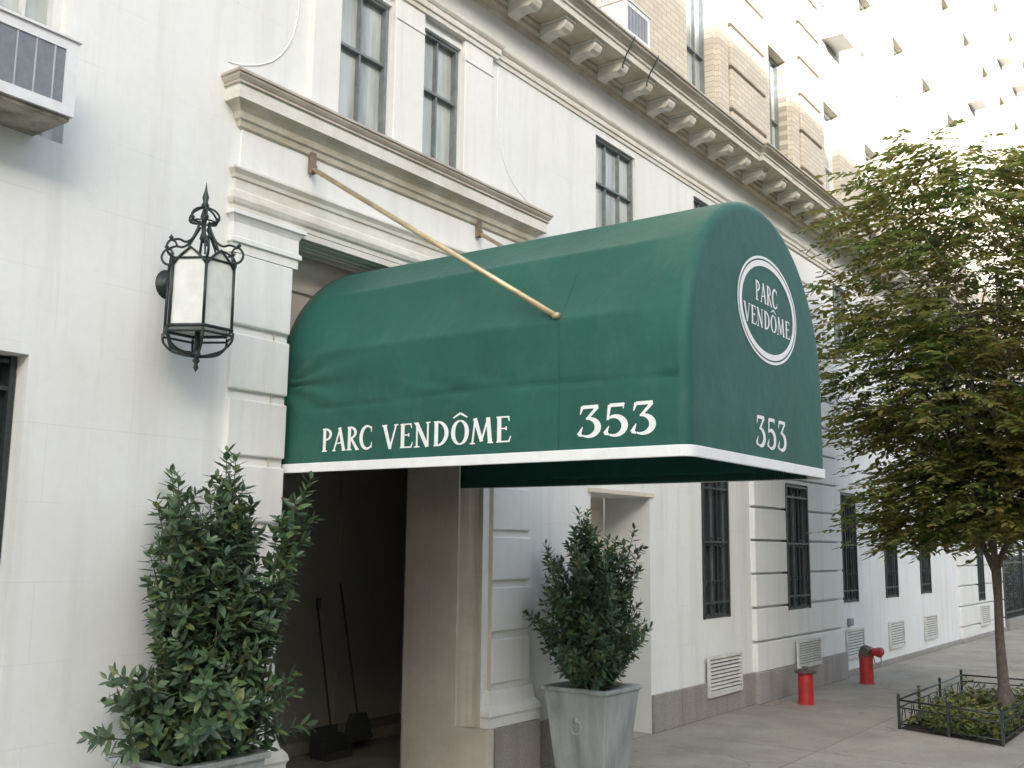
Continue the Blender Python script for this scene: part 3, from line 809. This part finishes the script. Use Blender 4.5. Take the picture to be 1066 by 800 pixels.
# ------------------------------------------------------------------ wall lantern
LX, LY = 3.385, -.28
lan = thing('wall_lantern', 'black wrought iron wall lantern with frosted glass left of the doorway', 'lantern', (LX, 0, 2.57))
S = .178
ang = [R(-120 + 60 * k) for k in range(6)]
def hexp(r, z): return [(LX + r * math.cos(a), LY + r * math.sin(a), z) for a in ang]
ZB, ZT = 2.785, 3.14
mb = MB(); mb.k = .78
for a in ang:
    c, s = math.cos(a), math.sin(a)
    P = lambda r, z: (LX + r * c, LY + r * s, z)
    mb.tube([P(S + .003, ZB - .01), P(S, ZT + .0)], .0105, 6)
    # scrolls on top rising to the crown
    mb.tube([P(S - .01, ZT), P(S + .03, ZT + .015), P(S + .045, ZT + .05), P(S + .025, ZT + .085), P(S - .005, ZT + .085), P(S - .02, ZT + .06)], [.009, .009, .008, .008, .007, .006], 6, soft=True)
    mb.tube([P(S + .012, ZT + .09), P(S - .03, ZT + .105), P(S - .07, ZT + .10), P(S - .11, ZT + .13), P(.035, ZT + .20), P(.028, ZT + .235)], [.008, .008, .008, .009, .009, .008], 6, soft=True)
    mb.lathe(P(S + .02, ZT + .10), [(.003, -.012), (.014, 0), (.003, .016)], 6)
    mb.tube([P(S - .075, ZT + .035), P(S - .10, ZT + .10), P(.045, ZT + .16), P(.02, ZT + .20)], .007, 5, soft=True)
    # crown
    mb.tube([P(.03, ZT + .225), P(.075, ZT + .235), P(.08, ZT + .265), P(.055, ZT + .295), P(.012, ZT + .315)], .0075, 6, soft=True)
    mb.lathe(P(.075, ZT + .245), [(.003, -.012), (.014, 0), (.003, .012)], 6)
    # basket below
    mb.tube([P(S + .012, ZB - .012), P(S + .006, ZB - .06), P(S - .04, ZB - .105), P(S - .10, ZB - .125), P(.02, ZB - .135)], .009, 6, soft=True)
def ring(pts, r): mb.tube(pts + [pts[0], pts[1]], r, 6, caps=False)
ring(hexp(S + .006, ZB), .0115); ring(hexp(S + .012, ZB - .03), .008); ring(hexp(S - .003, ZT - .0), .008); ring(hexp(.06, ZT + .235), .006)
for k in range(6):   # pointed heads of each pane
    a, b = Vector(hexp(S, 0)[k]), Vector(hexp(S, 0)[(k + 1) % 6])
    pts = []
    for t, z in ((0, ZT - .035), (.14, ZT + .0), (.32, ZT + .03), (.5, ZT + .055), (.68, ZT + .03), (.86, ZT), (1, ZT - .035)):
        q = a.lerp(b, t); pts.append((q.x, q.y, z))
    mb.tube(pts, .0085, 6)
mb.lathe((LX, LY, ZT + .12), [(.006, 0), (.02, .02), (.012, .06), (.012, .12), (.022, .14), (.01, .19), (.022, .205), (.012, .225), (.018, .25), (.007, .29), (.001, .335)], 10)
mb.lathe((LX, LY, ZB - .205), [(.001, -.012), (.014, .01), (.008, .03), (.019, .045), (.012, .065), (.022, .08), (.012, .11)], 10)
mb.tube([(LX, LY, ZB - .13), (LX, LY, ZB)], .02, 8)
mb.build('lantern_frame', 'lantern_iron', lan, smooth=True)
mb = MB()
lo, hi = hexp(S - .008, ZB + .006), hexp(S - .008, ZT - .03)
for k in range(6):
    a, b = Vector(lo[k]), Vector(lo[(k + 1) % 6])
    base = len(mb.v)
    pts = [(a.x, a.y, ZB + .006), (b.x, b.y, ZB + .006)]
    for t, z in ((1, ZT - .035), (.86, ZT), (.68, ZT + .028), (.5, ZT + .05), (.32, ZT + .028), (.14, ZT), (0, ZT - .035)):
        q = a.lerp(b, t); pts.append((q.x, q.y, z))
    mb.v += pts; mb.f.append(tuple(range(base, base + len(pts))))
mb.v += hexp(S - .01, ZB + .004); mb.f.append(tuple(range(len(mb.v) - 6, len(mb.v))))
mb.build('glass_panes', 'frosted', lan, recalc=False)
mb = MB()
n = 20
pl = [(0.001, -.045), (.03, -.045), (.05, -.03), (.055, -.012), (.07, -.006), (.07, 0)]
for r, y in pl:
    for j in range(n):
        a = 2 * math.pi * j / n; mb.v.append((LX - .01 + r * math.cos(a), y, 3.07 + r * 1.15 * math.sin(a)))
for k in range(len(pl) - 1):
    for j in range(n): mb.f.append((k * n + j, k * n + (j + 1) % n, (k + 1) * n + (j + 1) % n, (k + 1) * n + j))
mb.tube([(LX - .01, -.03, 3.07), (LX, -.07, 3.06), (LX, LY + S * .87, 3.06)], .014, 8)
mb.build('wall_bracket', 'lantern_iron', lan, smooth=True)
mb = MB(); mb.tube([(LX, -.01, 2.83), (LX - .0, -.06, 2.72), (LX, LY + .10, 2.68), (LX, LY, 2.665)], .011, 8)
mb.build('lower_arm', 'lantern_iron', lan, smooth=True)

# ------------------------------------------------------------------ planters and shrubs
def planter(label, x0, x1, y0, y1, zr, ins, emblem):
    t = thing('planter', label, 'planter', ((x0 + x1) / 2, (y0 + y1) / 2, 0), 'tapered zinc planters beside the doorway')
    r1 = (x0 + .02, x1 - .02, y0 + .02, y1 - .02); r0 = (x0 + ins, x1 - ins, y0 + ins, y1 - ins)
    mb = MB(); mb.frustum(r0, 0.02, r1, zr - .03, top=False)
    ri = tuple(v + d for v, d in zip(r1, (.03, -.03, .03, -.03)))
    mb.frustum(ri, zr - .12, ri, zr - .03, bottom=False, top=False)
    for sx in (r0[0] + .02, r0[1] - .08):
        for sy in (r0[2] + .02, r0[3] - .08): mb.box(sx, sx + .06, sy, sy + .06, 0, .02)
    mb.build('planter_body', 'zinc', t, bevel=.006)
    mb = MB()
    a, b, c, d = x0, x1, y0, y1; w_ = .045
    mb.box(a, b, c, c + w_, zr - .03, zr); mb.box(a, b, d - w_, d, zr - .03, zr); mb.box(a, a + w_, c + w_, d - w_, zr - .03, zr); mb.box(b - w_, b, c + w_, d - w_, zr - .03, zr)
    mb.build('rim', 'zinc', t, bevel=.006)
    mb = MB(); mb.box(ri[0] + .002, ri[1] - .002, ri[2] + .002, ri[3] - .002, zr - .13, zr - .045); mb.build('soil', 'soil', t)
    if emblem:
        fx = x0 + .02 + (ins - .02) * .5
        mb = MB(); cy, cz = (y0 + y1) / 2 + .0, zr * .56
        mb.tube([(fx - .012 - .0, cy + .045 * math.sin(a_), cz + .05 * math.cos(a_)) for a_ in [2 * math.pi * q / 16 for q in range(17)]], .008, 6)
        mb.tube([(fx + .02, cy, cz + .05), (fx - .025, cy, cz + .05)], .022, 10)
        mb.build('ring_handle', 'zinc', t, smooth=True)
    return t
planter('grey zinc planter holding the shrub left of the doorway below the lantern', 3.13, 3.68, -.66, -.1, .68, .08, True)
planter('grey zinc planter with ring handle holding the shrub right of the doorway', 6.78, 7.33, -.75, -.17, .65, .085, True)

def add_leaf(mb, p, d, up, L, W):
    d = d.normalized(); s = d.cross(up)
    s = s.normalized() if s.length > 1e-4 else d.orthogonal().normalized()
    n = s.cross(d)
    i = len(mb.v)
    m1 = p + d * L * .32 - n * W * .25; m2 = p + d * L * .70 - n * (W * .22 + L * .03)
    tip = p + d * L - n * L * .10
    mb.v += [tuple(p), tuple(p + d * L * .30 + s * W * .92), tuple(m1), tuple(p + d * L * .30 - s * W * .92), tuple(p + d * L * .68 + s * W * .80 - n * L * .03), tuple(m2), tuple(p + d * L * .68 - s * W * .80 - n * L * .03), tuple(tip)]
    mb.f += [(i, i + 1, i + 2), (i, i + 2, i + 3), (i + 1, i + 4, i + 5, i + 2), (i + 2, i + 5, i + 6, i + 3), (i + 4, i + 7, i + 5), (i + 5, i + 7, i + 6)]
def shrub(label, cx, cy, z0, prof, nshoots, rnd, leafL=.075, per=15, squash=.8, dens=24):
    t = thing('shrub', label, 'shrub', (cx, cy, z0 - .06), 'laurel shrubs beside the doorway')
    fol, st = MB(), MB()
    def env(z, th):
        for (za, ra, oa), (zb, rb, ob) in zip(prof, prof[1:]):
            if za <= z <= zb:
                u = (z - za) / (zb - za); return ra + (rb - ra) * u, oa + (ob - oa) * u
        return prof[-1][1], prof[-1][2]
    ztop = prof[-1][0]
    # leaders rise from the soil and fan out; leafy shoots grow along each
    nl = nshoots
    for k in range(nl):
        f = (k + .5) / nl
        h = ztop * (.07 + .93 * f ** 1.1) * rnd.uniform(.88, 1.0)
        low = k % 4 == 0
        if low: h = ztop * rnd.uniform(.06, .22)
        r, o = env(min(h, ztop), 0); a = k * 2.4 + rnd.uniform(-.5, .5)
        q = rnd.uniform(.55, .88) if low else rnd.uniform(.2, 1.0)
        e = Vector((cx + o + r * q * math.cos(a), cy + r * squash * q * math.sin(a), z0 + h))
        if e.y > -.06: e.y = -.06
        b = Vector((cx + .06 * math.cos(a), cy + .06 * math.sin(a), z0 - .06))
        m_ = b.lerp(e, .5) + Vector((rnd.gauss(0, .03), rnd.gauss(0, .03), .06 + .05 * h))
        pts = [b * (1 - tt) ** 2 + m_ * (2 * tt * (1 - tt)) + e * tt * tt for tt in [q_ / 8 for q_ in range(9)]]
        st.tube(pts, [.010 - .0085 * tt / 8 for tt in range(9)], 5)
        ln = (e - b).length
        ns = max(5, int(ln * dens))
        for q_ in range(ns + 1):
            w = .16 + .84 * q_ / ns; last = q_ == ns
            p = b * (1 - w) ** 2 + m_ * (2 * w * (1 - w)) + e * w * w
            tan = ((m_ - b) * (1 - w) + (e - m_) * w).normalized()
            az = q_ * 2.4 + k
            sx = tan.orthogonal().normalized(); sy = tan.cross(sx)
            rad = sx * math.cos(az) + sy * math.sin(az)
            dirn = tan if last else (rad * .8 + tan * .7 + Vector((0, 0, .35)) + Vector((rnd.gauss(0, .2), rnd.gauss(0, .2), rnd.gauss(0, .15)))).normalized()
            Ls = rnd.uniform(.10, .20) * (1.15 - .45 * w) + (.06 if last else 0)
            s0 = p; e2 = p + dirn * Ls
            if e2.y > -.02: continue
            st.tube([s0, s0.lerp(e2, .5), e2], [.003, .0024, .0014], 4, caps=False)
            ph = rnd.uniform(0, 6); sx = dirn.orthogonal().normalized(); sy = dirn.cross(sx)
            for j in range(per):
                u = j / (per - 1); pp = s0.lerp(e2, .2 + .8 * u)
                az = ph + j * 2.4
                rd = sx * math.cos(az) + sy * math.sin(az)
                d = rd + dirn * (.35 + .9 * u) + Vector((0, 0, -.08)) + Vector((rnd.gauss(0, .14), rnd.gauss(0, .14), rnd.gauss(0, .14)))
                L = leafL * rnd.uniform(.7, 1.15) * (1 - .3 * u * u)
                add_leaf(fol, pp, d, dirn if rnd.random() < .7 else Vector((0, 0, 1)), L, L * rnd.uniform(.18, .25))
    f = fol.build('foliage', 'laurel', t, recalc=False)
    st.build('stems', 'stem', t, recalc=False, smooth=True)
    return t
shrub('large bushy laurel shrub in the planter left of the doorway', 3.47, -.42, .66,
      [(-.06, .44, -.05), (.10, .50, -.06), (.26, .48, -.04), (.44, .42, .03), (.72, .40, .06), (.95, .43, .05), (1.15, .46, .03), (1.28, .42, .02), (1.39, .32, .03)], 72, random.Random(17), .088, 12, dens=20)
shrub('smaller denser laurel shrub in the planter right of the doorway', 7.05, -.47, .66,
      [(-.05, .22, .02), (.05, .27, .02), (.2, .40, 0), (.4, .50, -.04), (.6, .50, -.04), (.8, .48, 0), (.98, .43, .02), (1.12, .34, .0), (1.23, .2, -.02)], 70, random.Random(8), .078, 12, dens=22)

# ------------------------------------------------------------------ standpipes
sp = thing('standpipe', 'short red standpipe post with dark cap nearer the canopy', 'standpipe', (11.6, -.47, 0), 'red standpipes along the wall')
mb = MB(); mb.lathe((11.6, -.47, 0), [(.092, 0), (.092, .012), (.085, .02), (.083, .32), (.09, .325), (.09, .335)], 20); mb.build('pipe', 'red', sp, smooth=False)
mb = MB(); mb.lathe((11.6, -.47, .336), [(.115, 0), (.12, .008), (.12, .028), (.10, .036), (.05, .042), (.03, .065), (.028, .07)], 20); mb.build('cap', 'cap_metal', sp)
sp = thing('standpipe', 'taller red standpipe with two hose outlets on its head', 'standpipe', (13.85, -.45, 0), 'red standpipes along the wall')
mb = MB(); mb.lathe((13.85, -.45, 0), [(.098, 0), (.098, .012), (.088, .02), (.085, .33), (.095, .335), (.095, .36)], 20); mb.build('pipe', 'red', sp)
mb = MB(); mb.tube([(13.85 - .10, -.45, .40), (13.85 + .10, -.47, .40)], .062, 14)
mb.lathe((13.85, -.45, .36), [(.09, 0), (.085, .03), (.06, .10), (.02, .12)], 14)
mb.build('siamese_head', 'cap_metal', sp)
for q, (dx, dy) in enumerate(((.20, -.14), (-.02, -.2))):
    mb = MB(); b = Vector((13.85 + dx * .4, -.45 + dy * .4, .40)); e = Vector((13.85 + dx, -.45 + dy, .39)); mb.tube([b, b.lerp(e, .6), b.lerp(e, .61), e, e + (e - b).normalized() * .02], [.045, .045, .055, .055, .025], 14)
    mb.build('outlet_cap', 'red', sp)
mb = MB(); mb.tube([(14.02, -.58, .35), (14.03, -.59, .27), (14.0, -.57, .22), (13.95, -.53, .26), (13.93, -.52, .33)], .008, 5); mb.build('chain', 'galv', sp, smooth=True)

# ------------------------------------------------------------------ air conditioners
def aircon(label, xc, w, z0, h, proj, group=None, yw=.0, pan=True):
    t = thing('air_conditioner', label, 'air conditioner', (xc, yw, z0), group)
    x0, x1 = xc - w / 2, xc + w / 2; yf = yw - proj
    mb = MB(); mb.box(x0, x1, yf + .012, yw + .10, z0, z0 + h)
    mb.box(x0, x1, yf, yf + .012, z0, z0 + .05 * h / .36); mb.box(x0, x1, yf, yf + .012, z0 + h * .86, z0 + h)
    mb.box(x0, x0 + .05 * w / .7, yf, yf + .012, z0 + .05 * h / .36, z0 + h * .86); mb.box(x1 - .06 * w / .7, x1, yf, yf + .012, z0 + .05 * h / .36, z0 + h * .86)
    mb.box(x0 - .012, x1 + .012, yf - .012, yw, z0 + h, z0 + h + .012)
    mb.build('housing', 'ac_white', t)
    a, b, c, d = x0 + .05 * w / .7, x1 - .06 * w / .7, z0 + .05 * h / .36, z0 + h * .86
    mb = MB(); mb.box(a, b, yf + .006, yf + .0115, c, d)
    mb.build('coil_grille', 'ac_grille', t)
    mb = MB()
    for k in range(1, 7): x = a + (b - a) * k / 6.6; mb.box(x - .0028, x + .0028, yf, yf + .0055, c, d)
    mb.build('grille_bars', 'ac_bars', t)
    if pan:
        mb = MB(); mb.box(x0 + .01, x1 - .01, yf + .02, yw, z0 - .02, z0 - .002)
        mb.build('support_pan', 'ac_dark', t)
    return t
aircon('large white air conditioner with grey grille jutting from the window at upper left', 2.22, .71, 3.66, .37, .33)
aircon('air conditioner in the brick storey window just above the cornice modillions', 8.16, .46, 6.40, .33, .30, pan=False)
for (x, z, lab) in ((14.75, 9.20, 'white air conditioner on the sunlit facade nearest above the end brick pier'), (24.85, 11.9, 'small white air conditioner low on the far sunlit facade right of the treetop'),
                    (28.85, 14.6, 'small white air conditioner high on the far sunlit facade near the right edge'), (30.9, 14.6, 'farthest small white air conditioner on the sunlit facade at the right edge'), (22.75, 9.2, 'small white air conditioner just above the treetop on the sunlit facade')):
    aircon(lab, x, .55, z, .36, .3, 'air conditioners on the sunlit upper facade', yw=.03, pan=False)

# ------------------------------------------------------------------ broom and dustpan in the vestibule
br = thing('broom', 'dark long handled broom leaning on the vestibule back wall', 'broom', (6.45, 1.5, 0))
mb = MB(); mb.tube([(6.50, 1.45, .30), (6.46, 1.66, 1.36)], .009, 8); mb.build('handle', 'broom', br)
mb = MB(); mb.frustum((6.36, 6.64, 1.40, 1.48), .115, (6.42, 6.58, 1.42, 1.47), .32); mb.build('bristles', 'broom', br)
dp = thing('dustpan', 'dark upright lobby dustpan beside the broom in the doorway', 'dustpan', (6.25, 1.5, 0))
mb = MB(); mb.tube([(6.25, 1.50, .22), (6.22, 1.68, 1.2)], .008, 8); mb.lathe((6.222, 1.67, 1.15), [(.01, 0), (.02, .02), (.02, .09), (.005, .1)], 8); mb.build('handle', 'broom', dp)
mb = MB(); mb.box(6.10, 6.38, 1.38, 1.395, .004, .06); mb.box(6.10, 6.38, 1.55, 1.565, .004, .24); mb.box(6.10, 6.115, 1.395, 1.55, .004, .18); mb.box(6.365, 6.38, 1.395, 1.55, .004, .18); mb.box(6.115, 6.365, 1.395, 1.55, .004, .016)
mb.build('pan', 'broom', dp)

# ------------------------------------------------------------------ street tree, its pit, guard and ground cover
TX, TY = 12.1, -2.40
mb = MB(); PA, PB, PC, PD = (10.62, -1.74), (13.2, -1.74), (10.28, -2.72), (13.2, -2.72)
mb.v = [(*PC, .006), (*PD, .006), (*PB, .006), (*PA, .006)]; mb.f = [(0, 1, 2, 3)]
mb.build('tree_pit_soil', 'soil', kind='structure', recalc=False)
gd = thing('tree_guard', 'low black iron railing round the planted tree pit', 'railing', (11.8, -2.23, 0))
mb = MB()
ring_ = [PA, PB, PD, PC]
for (a, b), name in zip(zip(ring_, ring_[1:] + ring_[:1]), range(4)):
    a3, b3 = Vector((*a, 0)), Vector((*b, 0)); L = (b3 - a3).length; d = (b3 - a3) / L
    for z, r in ((.27, .010), (.20, .007), (.05, .007)): mb.tube([a3 + Vector((0, 0, z)), b3 + Vector((0, 0, z))], r, 6)
    n = max(2, int(L / .32))
    for k in range(n):
        p = a3.lerp(b3, (k + .5) / n)
        hx = d * .08
        mb.tube([p - hx + Vector((0, 0, .05)), p - hx * .2 + Vector((0, 0, .2))], .005, 4); mb.tube([p + hx + Vector((0, 0, .05)), p + hx * .2 + Vector((0, 0, .2))], .005, 4)
mb.build('rails', 'dark_iron', gd, smooth=True)
posts = [PA, PB, PC, PD] + [((PA[0] + PB[0]) / 2 + s, PA[1]) for s in (-.55, .3)] + [((PA[0] + PC[0]) / 2, (PA[1] + PC[1]) / 2), (11.4, -2.72), (12.3, -2.72), (13.2, -2.23)]
for i, (x, y) in enumerate(posts):
    mb = MB(); mb.box(-.012, .012, -.012, .012, 0, .30); mb.lathe((0, 0, .30), [(.012, 0), (.019, .014), (.012, .03), (.002, .034)], 8)
    if i == 0: p0 = mb.build('post', 'dark_iron', gd, loc=(x, y, 0))
    else:
        c = p0.copy(); COL.objects.link(c); c.location = Vector((x, y, 0)) - wl(gd)
rg = random.Random(21)
gc = MB()
for k in range(430):
    t, u = rg.random(), rg.random()
    x0 = PA[0] + (PC[0] - PA[0]) * u; x = x0 + .08 + (13.1 - x0 - .08) * t; y = -1.80 - .86 * u
    hgt = rg.uniform(.05, .19) * (1.7 if rg.random() < .12 else 1)
    for j in range(12):
        a = rg.uniform(0, 6.28); d = Vector((math.cos(a), math.sin(a), rg.uniform(-.2, .9)))
        add_leaf(gc, Vector((x + rg.gauss(0, .03), y + rg.gauss(0, .03), hgt * rg.uniform(.15, 1))), d, Vector((0, 0, 1)), rg.uniform(.05, .10), rg.uniform(.014, .024))
g = gc.build('ground_cover', 'ivy', recalc=False, kind='stuff')
g['label'] = 'low leafy green and yellow plants filling the railed tree pit'; g['category'] = 'plants'

tr = thing('street_tree', 'slim street tree with spreading green and bronze crown in the railed pit', 'tree', (TX, TY, 0))
rt = random.Random(4)
wd = MB()
F = Vector((TX - .02, TY, 1.46))
wd.tube([(TX + .02, TY, 0), (TX + .015, TY, .10), (TX + .01, TY, .30), (TX, TY + .01, .8), (TX - .015, TY, 1.2), F, F + Vector((0, 0, .12))], [.22, .13, .06, .047, .044, .052, .04], 10)
for k in range(6):
    a = k * 1.05 + .3; wd.tube([(TX + .02, TY, .24), (TX + .02 + .09 * math.cos(a), TY + .09 * math.sin(a), .12), (TX + .02 + .24 * math.cos(a), TY + .24 * math.sin(a), .0)], [.03, .04, .02], 6)
def crown_r(z):
    tab = [(1.5, .35), (1.8, .85), (2.3, 1.18), (3.0, 1.38), (3.8, 1.5), (4.6, 1.48), (5.2, 1.25), (5.6, .95), (6.0, .4)]
    for (a, ra), (b, rb) in zip(tab, tab[1:]):
        if a <= z <= b: return ra + (rb - ra) * (z - a) / (b - a)
    return .2
tips = []
def limb(p, d, L, r, lev):
    pts = [p]; rs = [r]; q = p.copy(); dd = d.copy()
    n = 5
    for k in range(n):
        dd = (dd + Vector((rt.gauss(0, .10), rt.gauss(0, .10), rt.gauss(.03, .06)))).normalized()
        q = q + dd * L / n; pts.append(q.copy()); rs.append(max(.003, r * (1 - .72 * (k + 1) / n)))
    wd.tube(pts, rs, 7 if lev == 0 else 5, caps=False)
    if lev >= 2:
        tips.append((pts[-1], dd)); tips.append((pts[3], dd)); return
    for k in range(1, n + 1):
        for _ in range(2 if lev == 0 else 1):
            a = rt.uniform(0, 6.28); s = Vector((math.cos(a), math.sin(a), rt.uniform(-.15, .45)))
            nd = (dd * .65 + s * .9).normalized()
            if lev == 0 or rt.random() < .9: limb(pts[k], nd, L * rt.uniform(.34, .5), rs[k] * .65, lev + 1)
for k in range(7):
    a = k * 2 * math.pi / 7 + rt.uniform(-.3, .3); sp_ = rt.uniform(.32, .75)
    d = Vector((sp_ * math.cos(a), sp_ * math.sin(a), 1)).normalized()
    limb(F + Vector((0, 0, rt.uniform(-.04, .1))), d, rt.uniform(2.2, 3.3), rt.uniform(.022, .034), 0)
wd.build('trunk', 'bark', tr, recalc=False, smooth=True)
lf = MB()
def spray(p, d, n, L):
    d = Vector((d.x, d.y, d.z * .3 - .08)).normalized()
    s = d.cross(Vector((0, 0, 1))).normalized()
    Lt = rt.uniform(.28, .48)
    tw = []
    for j in range(n):
        u = (j + .5) / n; q = p + d * Lt * u + Vector((0, 0, -.09 * u * u))
        sg = 1 if j % 2 else -1
        dv = d * .6 + s * sg * rt.uniform(.5, .9) + Vector((0, 0, rt.uniform(-.45, .12)))
        if j == n - 1: dv = d
        ll = L * rt.uniform(.75, 1.15)
        add_leaf(lf, q, dv, Vector((rt.gauss(0, .3), rt.gauss(0, .3), 1)), ll, ll * rt.uniform(.19, .25))
ncl = 380
for c in range(ncl):
    z = 1.84 + 4.05 * rt.random() ** 1.12
    rr = crown_r(z); a = rt.uniform(0, 6.28); q = rr * (rt.random() ** .55) * rt.uniform(.85, 1.06)
    sh = .28 * max(0, z - 4.6); cp = Vector((TX - .05 - sh * .58 + q * math.cos(a), TY + sh * .8 + q * math.sin(a), z + max(0, sh) * .6))
    dens = 1.1 if z < 3.6 else (.9 if z < 4.4 else .6)
    for k in range(int(14 * dens)):
        p = cp + Vector((rt.gauss(0, .20), rt.gauss(0, .20), rt.gauss(0, .085)))
        out = Vector((p.x - TX, p.y - TY, 0)); out = out.normalized() if out.length > .05 else Vector((1, 0, 0))
        spray(p, out + Vector((rt.gauss(0, .6), rt.gauss(0, .6), rt.gauss(.1, .3))), 11, .105)
for p, d in tips:
    if p.z > 1.7 and rt.random() < .4: spray(p, d, 11, .1)
lf.build('crown', 'tree_leaf', tr, recalc=False)

# ------------------------------------------------------------------ far end: iron fence and hedge
fe = thing('iron_fence', 'tall black iron fence on a low kerb wall beyond the white front', 'fence', (30, .0, 0))
mb = MB(); mb.box(25.0, 44, -.12, .12, 0, .22); mb.build('kerb_wall', 'granite', fe, bevel=.01)
mb = MB()
for z in (.34, 1.42): mb.box(25.0, 44, -.02, .02, z, z + .04)
x = 25.05
while x < 44: mb.tube([(x, 0, .22), (x, 0, 1.6)], .012, 4); x += .13
mb.build('railings', 'dark_iron', fe)
for k, x in enumerate((25.1, 27.4, 29.7, 32, 34.3, 36.6, 38.9, 41.2, 43.5)):
    if k == 0:
        mb = MB(); mb.box(-.035, .035, -.035, .035, 0, 1.55); mb.lathe((0, 0, 1.55), [(.035, 0), (.05, .03), (.045, .08), (.002, .11)], 10); p0 = mb.build('post', 'dark_iron', fe, loc=(x, 0, .222))
    else:
        c = p0.copy(); COL.objects.link(c); c.location = Vector((x, 0, .222)) - wl(fe)
hd = MB(); rh = random.Random(9)
for k in range(5200):
    x = rh.uniform(25.6, 42); z = rh.uniform(.1, 1.55 + .25 * math.sin(x * 2.1)); y = rh.uniform(.35, .95)
    a = rh.uniform(0, 6.28); add_leaf(hd, Vector((x, y, z)), Vector((math.cos(a), math.sin(a), rh.uniform(-.5, .5))), Vector((0, 0, 1)), rh.uniform(.09, .16), .035)
h = thing('hedge', 'dark green hedge growing behind the far iron fence', 'hedge', (33, .65, 0))
hd.build('foliage', 'hedge', h, recalc=False)
mb = MB()
for k in range(24):
    x = 25.9 + k * .68; mb.tube([(x, .65, 0), (x + rh.uniform(-.1, .1), .65 + rh.uniform(-.1, .1), 1.1)], [.02, .008], 5)
mb.build('stems', 'bark', h, recalc=False)

# ------------------------------------------------------------------ the house across the street that shades the lower storeys
EL, AZ = 18., 35.
YO = -27.
HO = 7.72 + abs(YO) * math.tan(R(EL)) / math.cos(R(AZ))
def opp_mat():
    m, nt, bs = new_mat('opposite_brick')
    b = brick(nt, wall_vec(nt), .24, .075, .008, (.58, .54, .47), (.50, .46, .40), (.4, .37, .33))
    nt.links.new(b.outputs['Color'], bs.inputs['Base Color']); bs.inputs['Roughness'].default_value = .85
    return m
M['opp'] = opp_mat()
ob = thing('opposite_building', 'long tan apartment block across the street behind the viewer', 'building', (10, YO, 0))
mb = MB(); mb.box(-46, 62, YO - 14, YO, 0, HO - .5); mb.build('wall', 'opp', ob)
mb = MB(); mb.box(-46.3, 62.3, YO - 14.3, YO + .0, HO - .498, HO); mb.build('roof', 'stone_trim', ob)
mb = MB()
for i in range(29):
    for j in range(5):
        x = -44 + i * 3.6; z = 2.2 + j * 3.1; mb.box(x, x + 1.3, YO + .003, YO + .03, z, z + 1.7)
wn = mb.build('window_panes', 'glass', ob); wn['kind'] = 'stuff'
mb = MB(); mb.box(-60, 110, YO + .004, YO + 3.6, -.13, 0)
mb.build('far_sidewalk', 'sidewalk', kind='structure')

# ------------------------------------------------------------------ light
w = bpy.data.worlds.new('World'); sc.world = w; w.use_nodes = True
nt = w.node_tree; bg = nt.nodes['Background']
sky = N(nt, 'ShaderNodeTexSky', sky_type='NISHITA'); sky.sun_disc = False
sky.sun_elevation = R(EL); sky.air_density = 1.0; sky.dust_density = 3.0; sky.ozone_density = 1.0
# direction to the sun: (-sin AZ, -cos AZ)
sd = Vector((-math.sin(R(AZ)) * math.cos(R(EL)), -math.cos(R(AZ)) * math.cos(R(EL)), math.sin(R(EL))))
sky.sun_rotation = math.atan2(sd.x, sd.y)
hs = N(nt, 'ShaderNodeHueSaturation'); hs.inputs['Saturation'].default_value = .72
nt.links.new(sky.outputs[0], hs.inputs['Color']); nt.links.new(hs.outputs[0], bg.inputs['Color'])
bg.inputs['Strength'].default_value = .15
sl = bpy.data.lights.new('Sun', 'SUN'); sl.energy = 2.5; sl.angle = R(.5); sl.color = (1, .985, .96)
so_ = bpy.data.objects.new('Sun', sl); COL.objects.link(so_); so_.rotation_euler = (-sd).to_track_quat('-Z', 'Y').to_euler()

# ------------------------------------------------------------------ camera
yaw, pitch, roll = R(35.61155312), R(8.77838434), R(0.68470876)
f = Vector((math.cos(pitch) * math.cos(yaw), math.cos(pitch) * math.sin(yaw), math.sin(pitch)))
r = f.cross(Vector((0, 0, 1))).normalized(); u = r.cross(f)
r2 = r * math.cos(roll) + u * math.sin(roll); u2 = -r * math.sin(roll) + u * math.cos(roll)
cam = bpy.data.cameras.new('Camera'); co = bpy.data.objects.new('Camera', cam); COL.objects.link(co)
mt = Matrix((r2, u2, -f)).transposed().to_4x4(); mt.translation = (0, -4.7267, 1.7)
co.matrix_world = mt
cam.sensor_width = 36; cam.lens = 36 * 1084.83 / 1066; cam.clip_end = 2000; cam.clip_start = .05
sc.camera = co
for o in bpy.data.objects:
    if '_w' in o: del o['_w']

sc.view_settings.view_transform = 'Standard'; sc.view_settings.look = 'None'; sc.view_settings.gamma = 1
sc.view_settings.exposure = 2.1
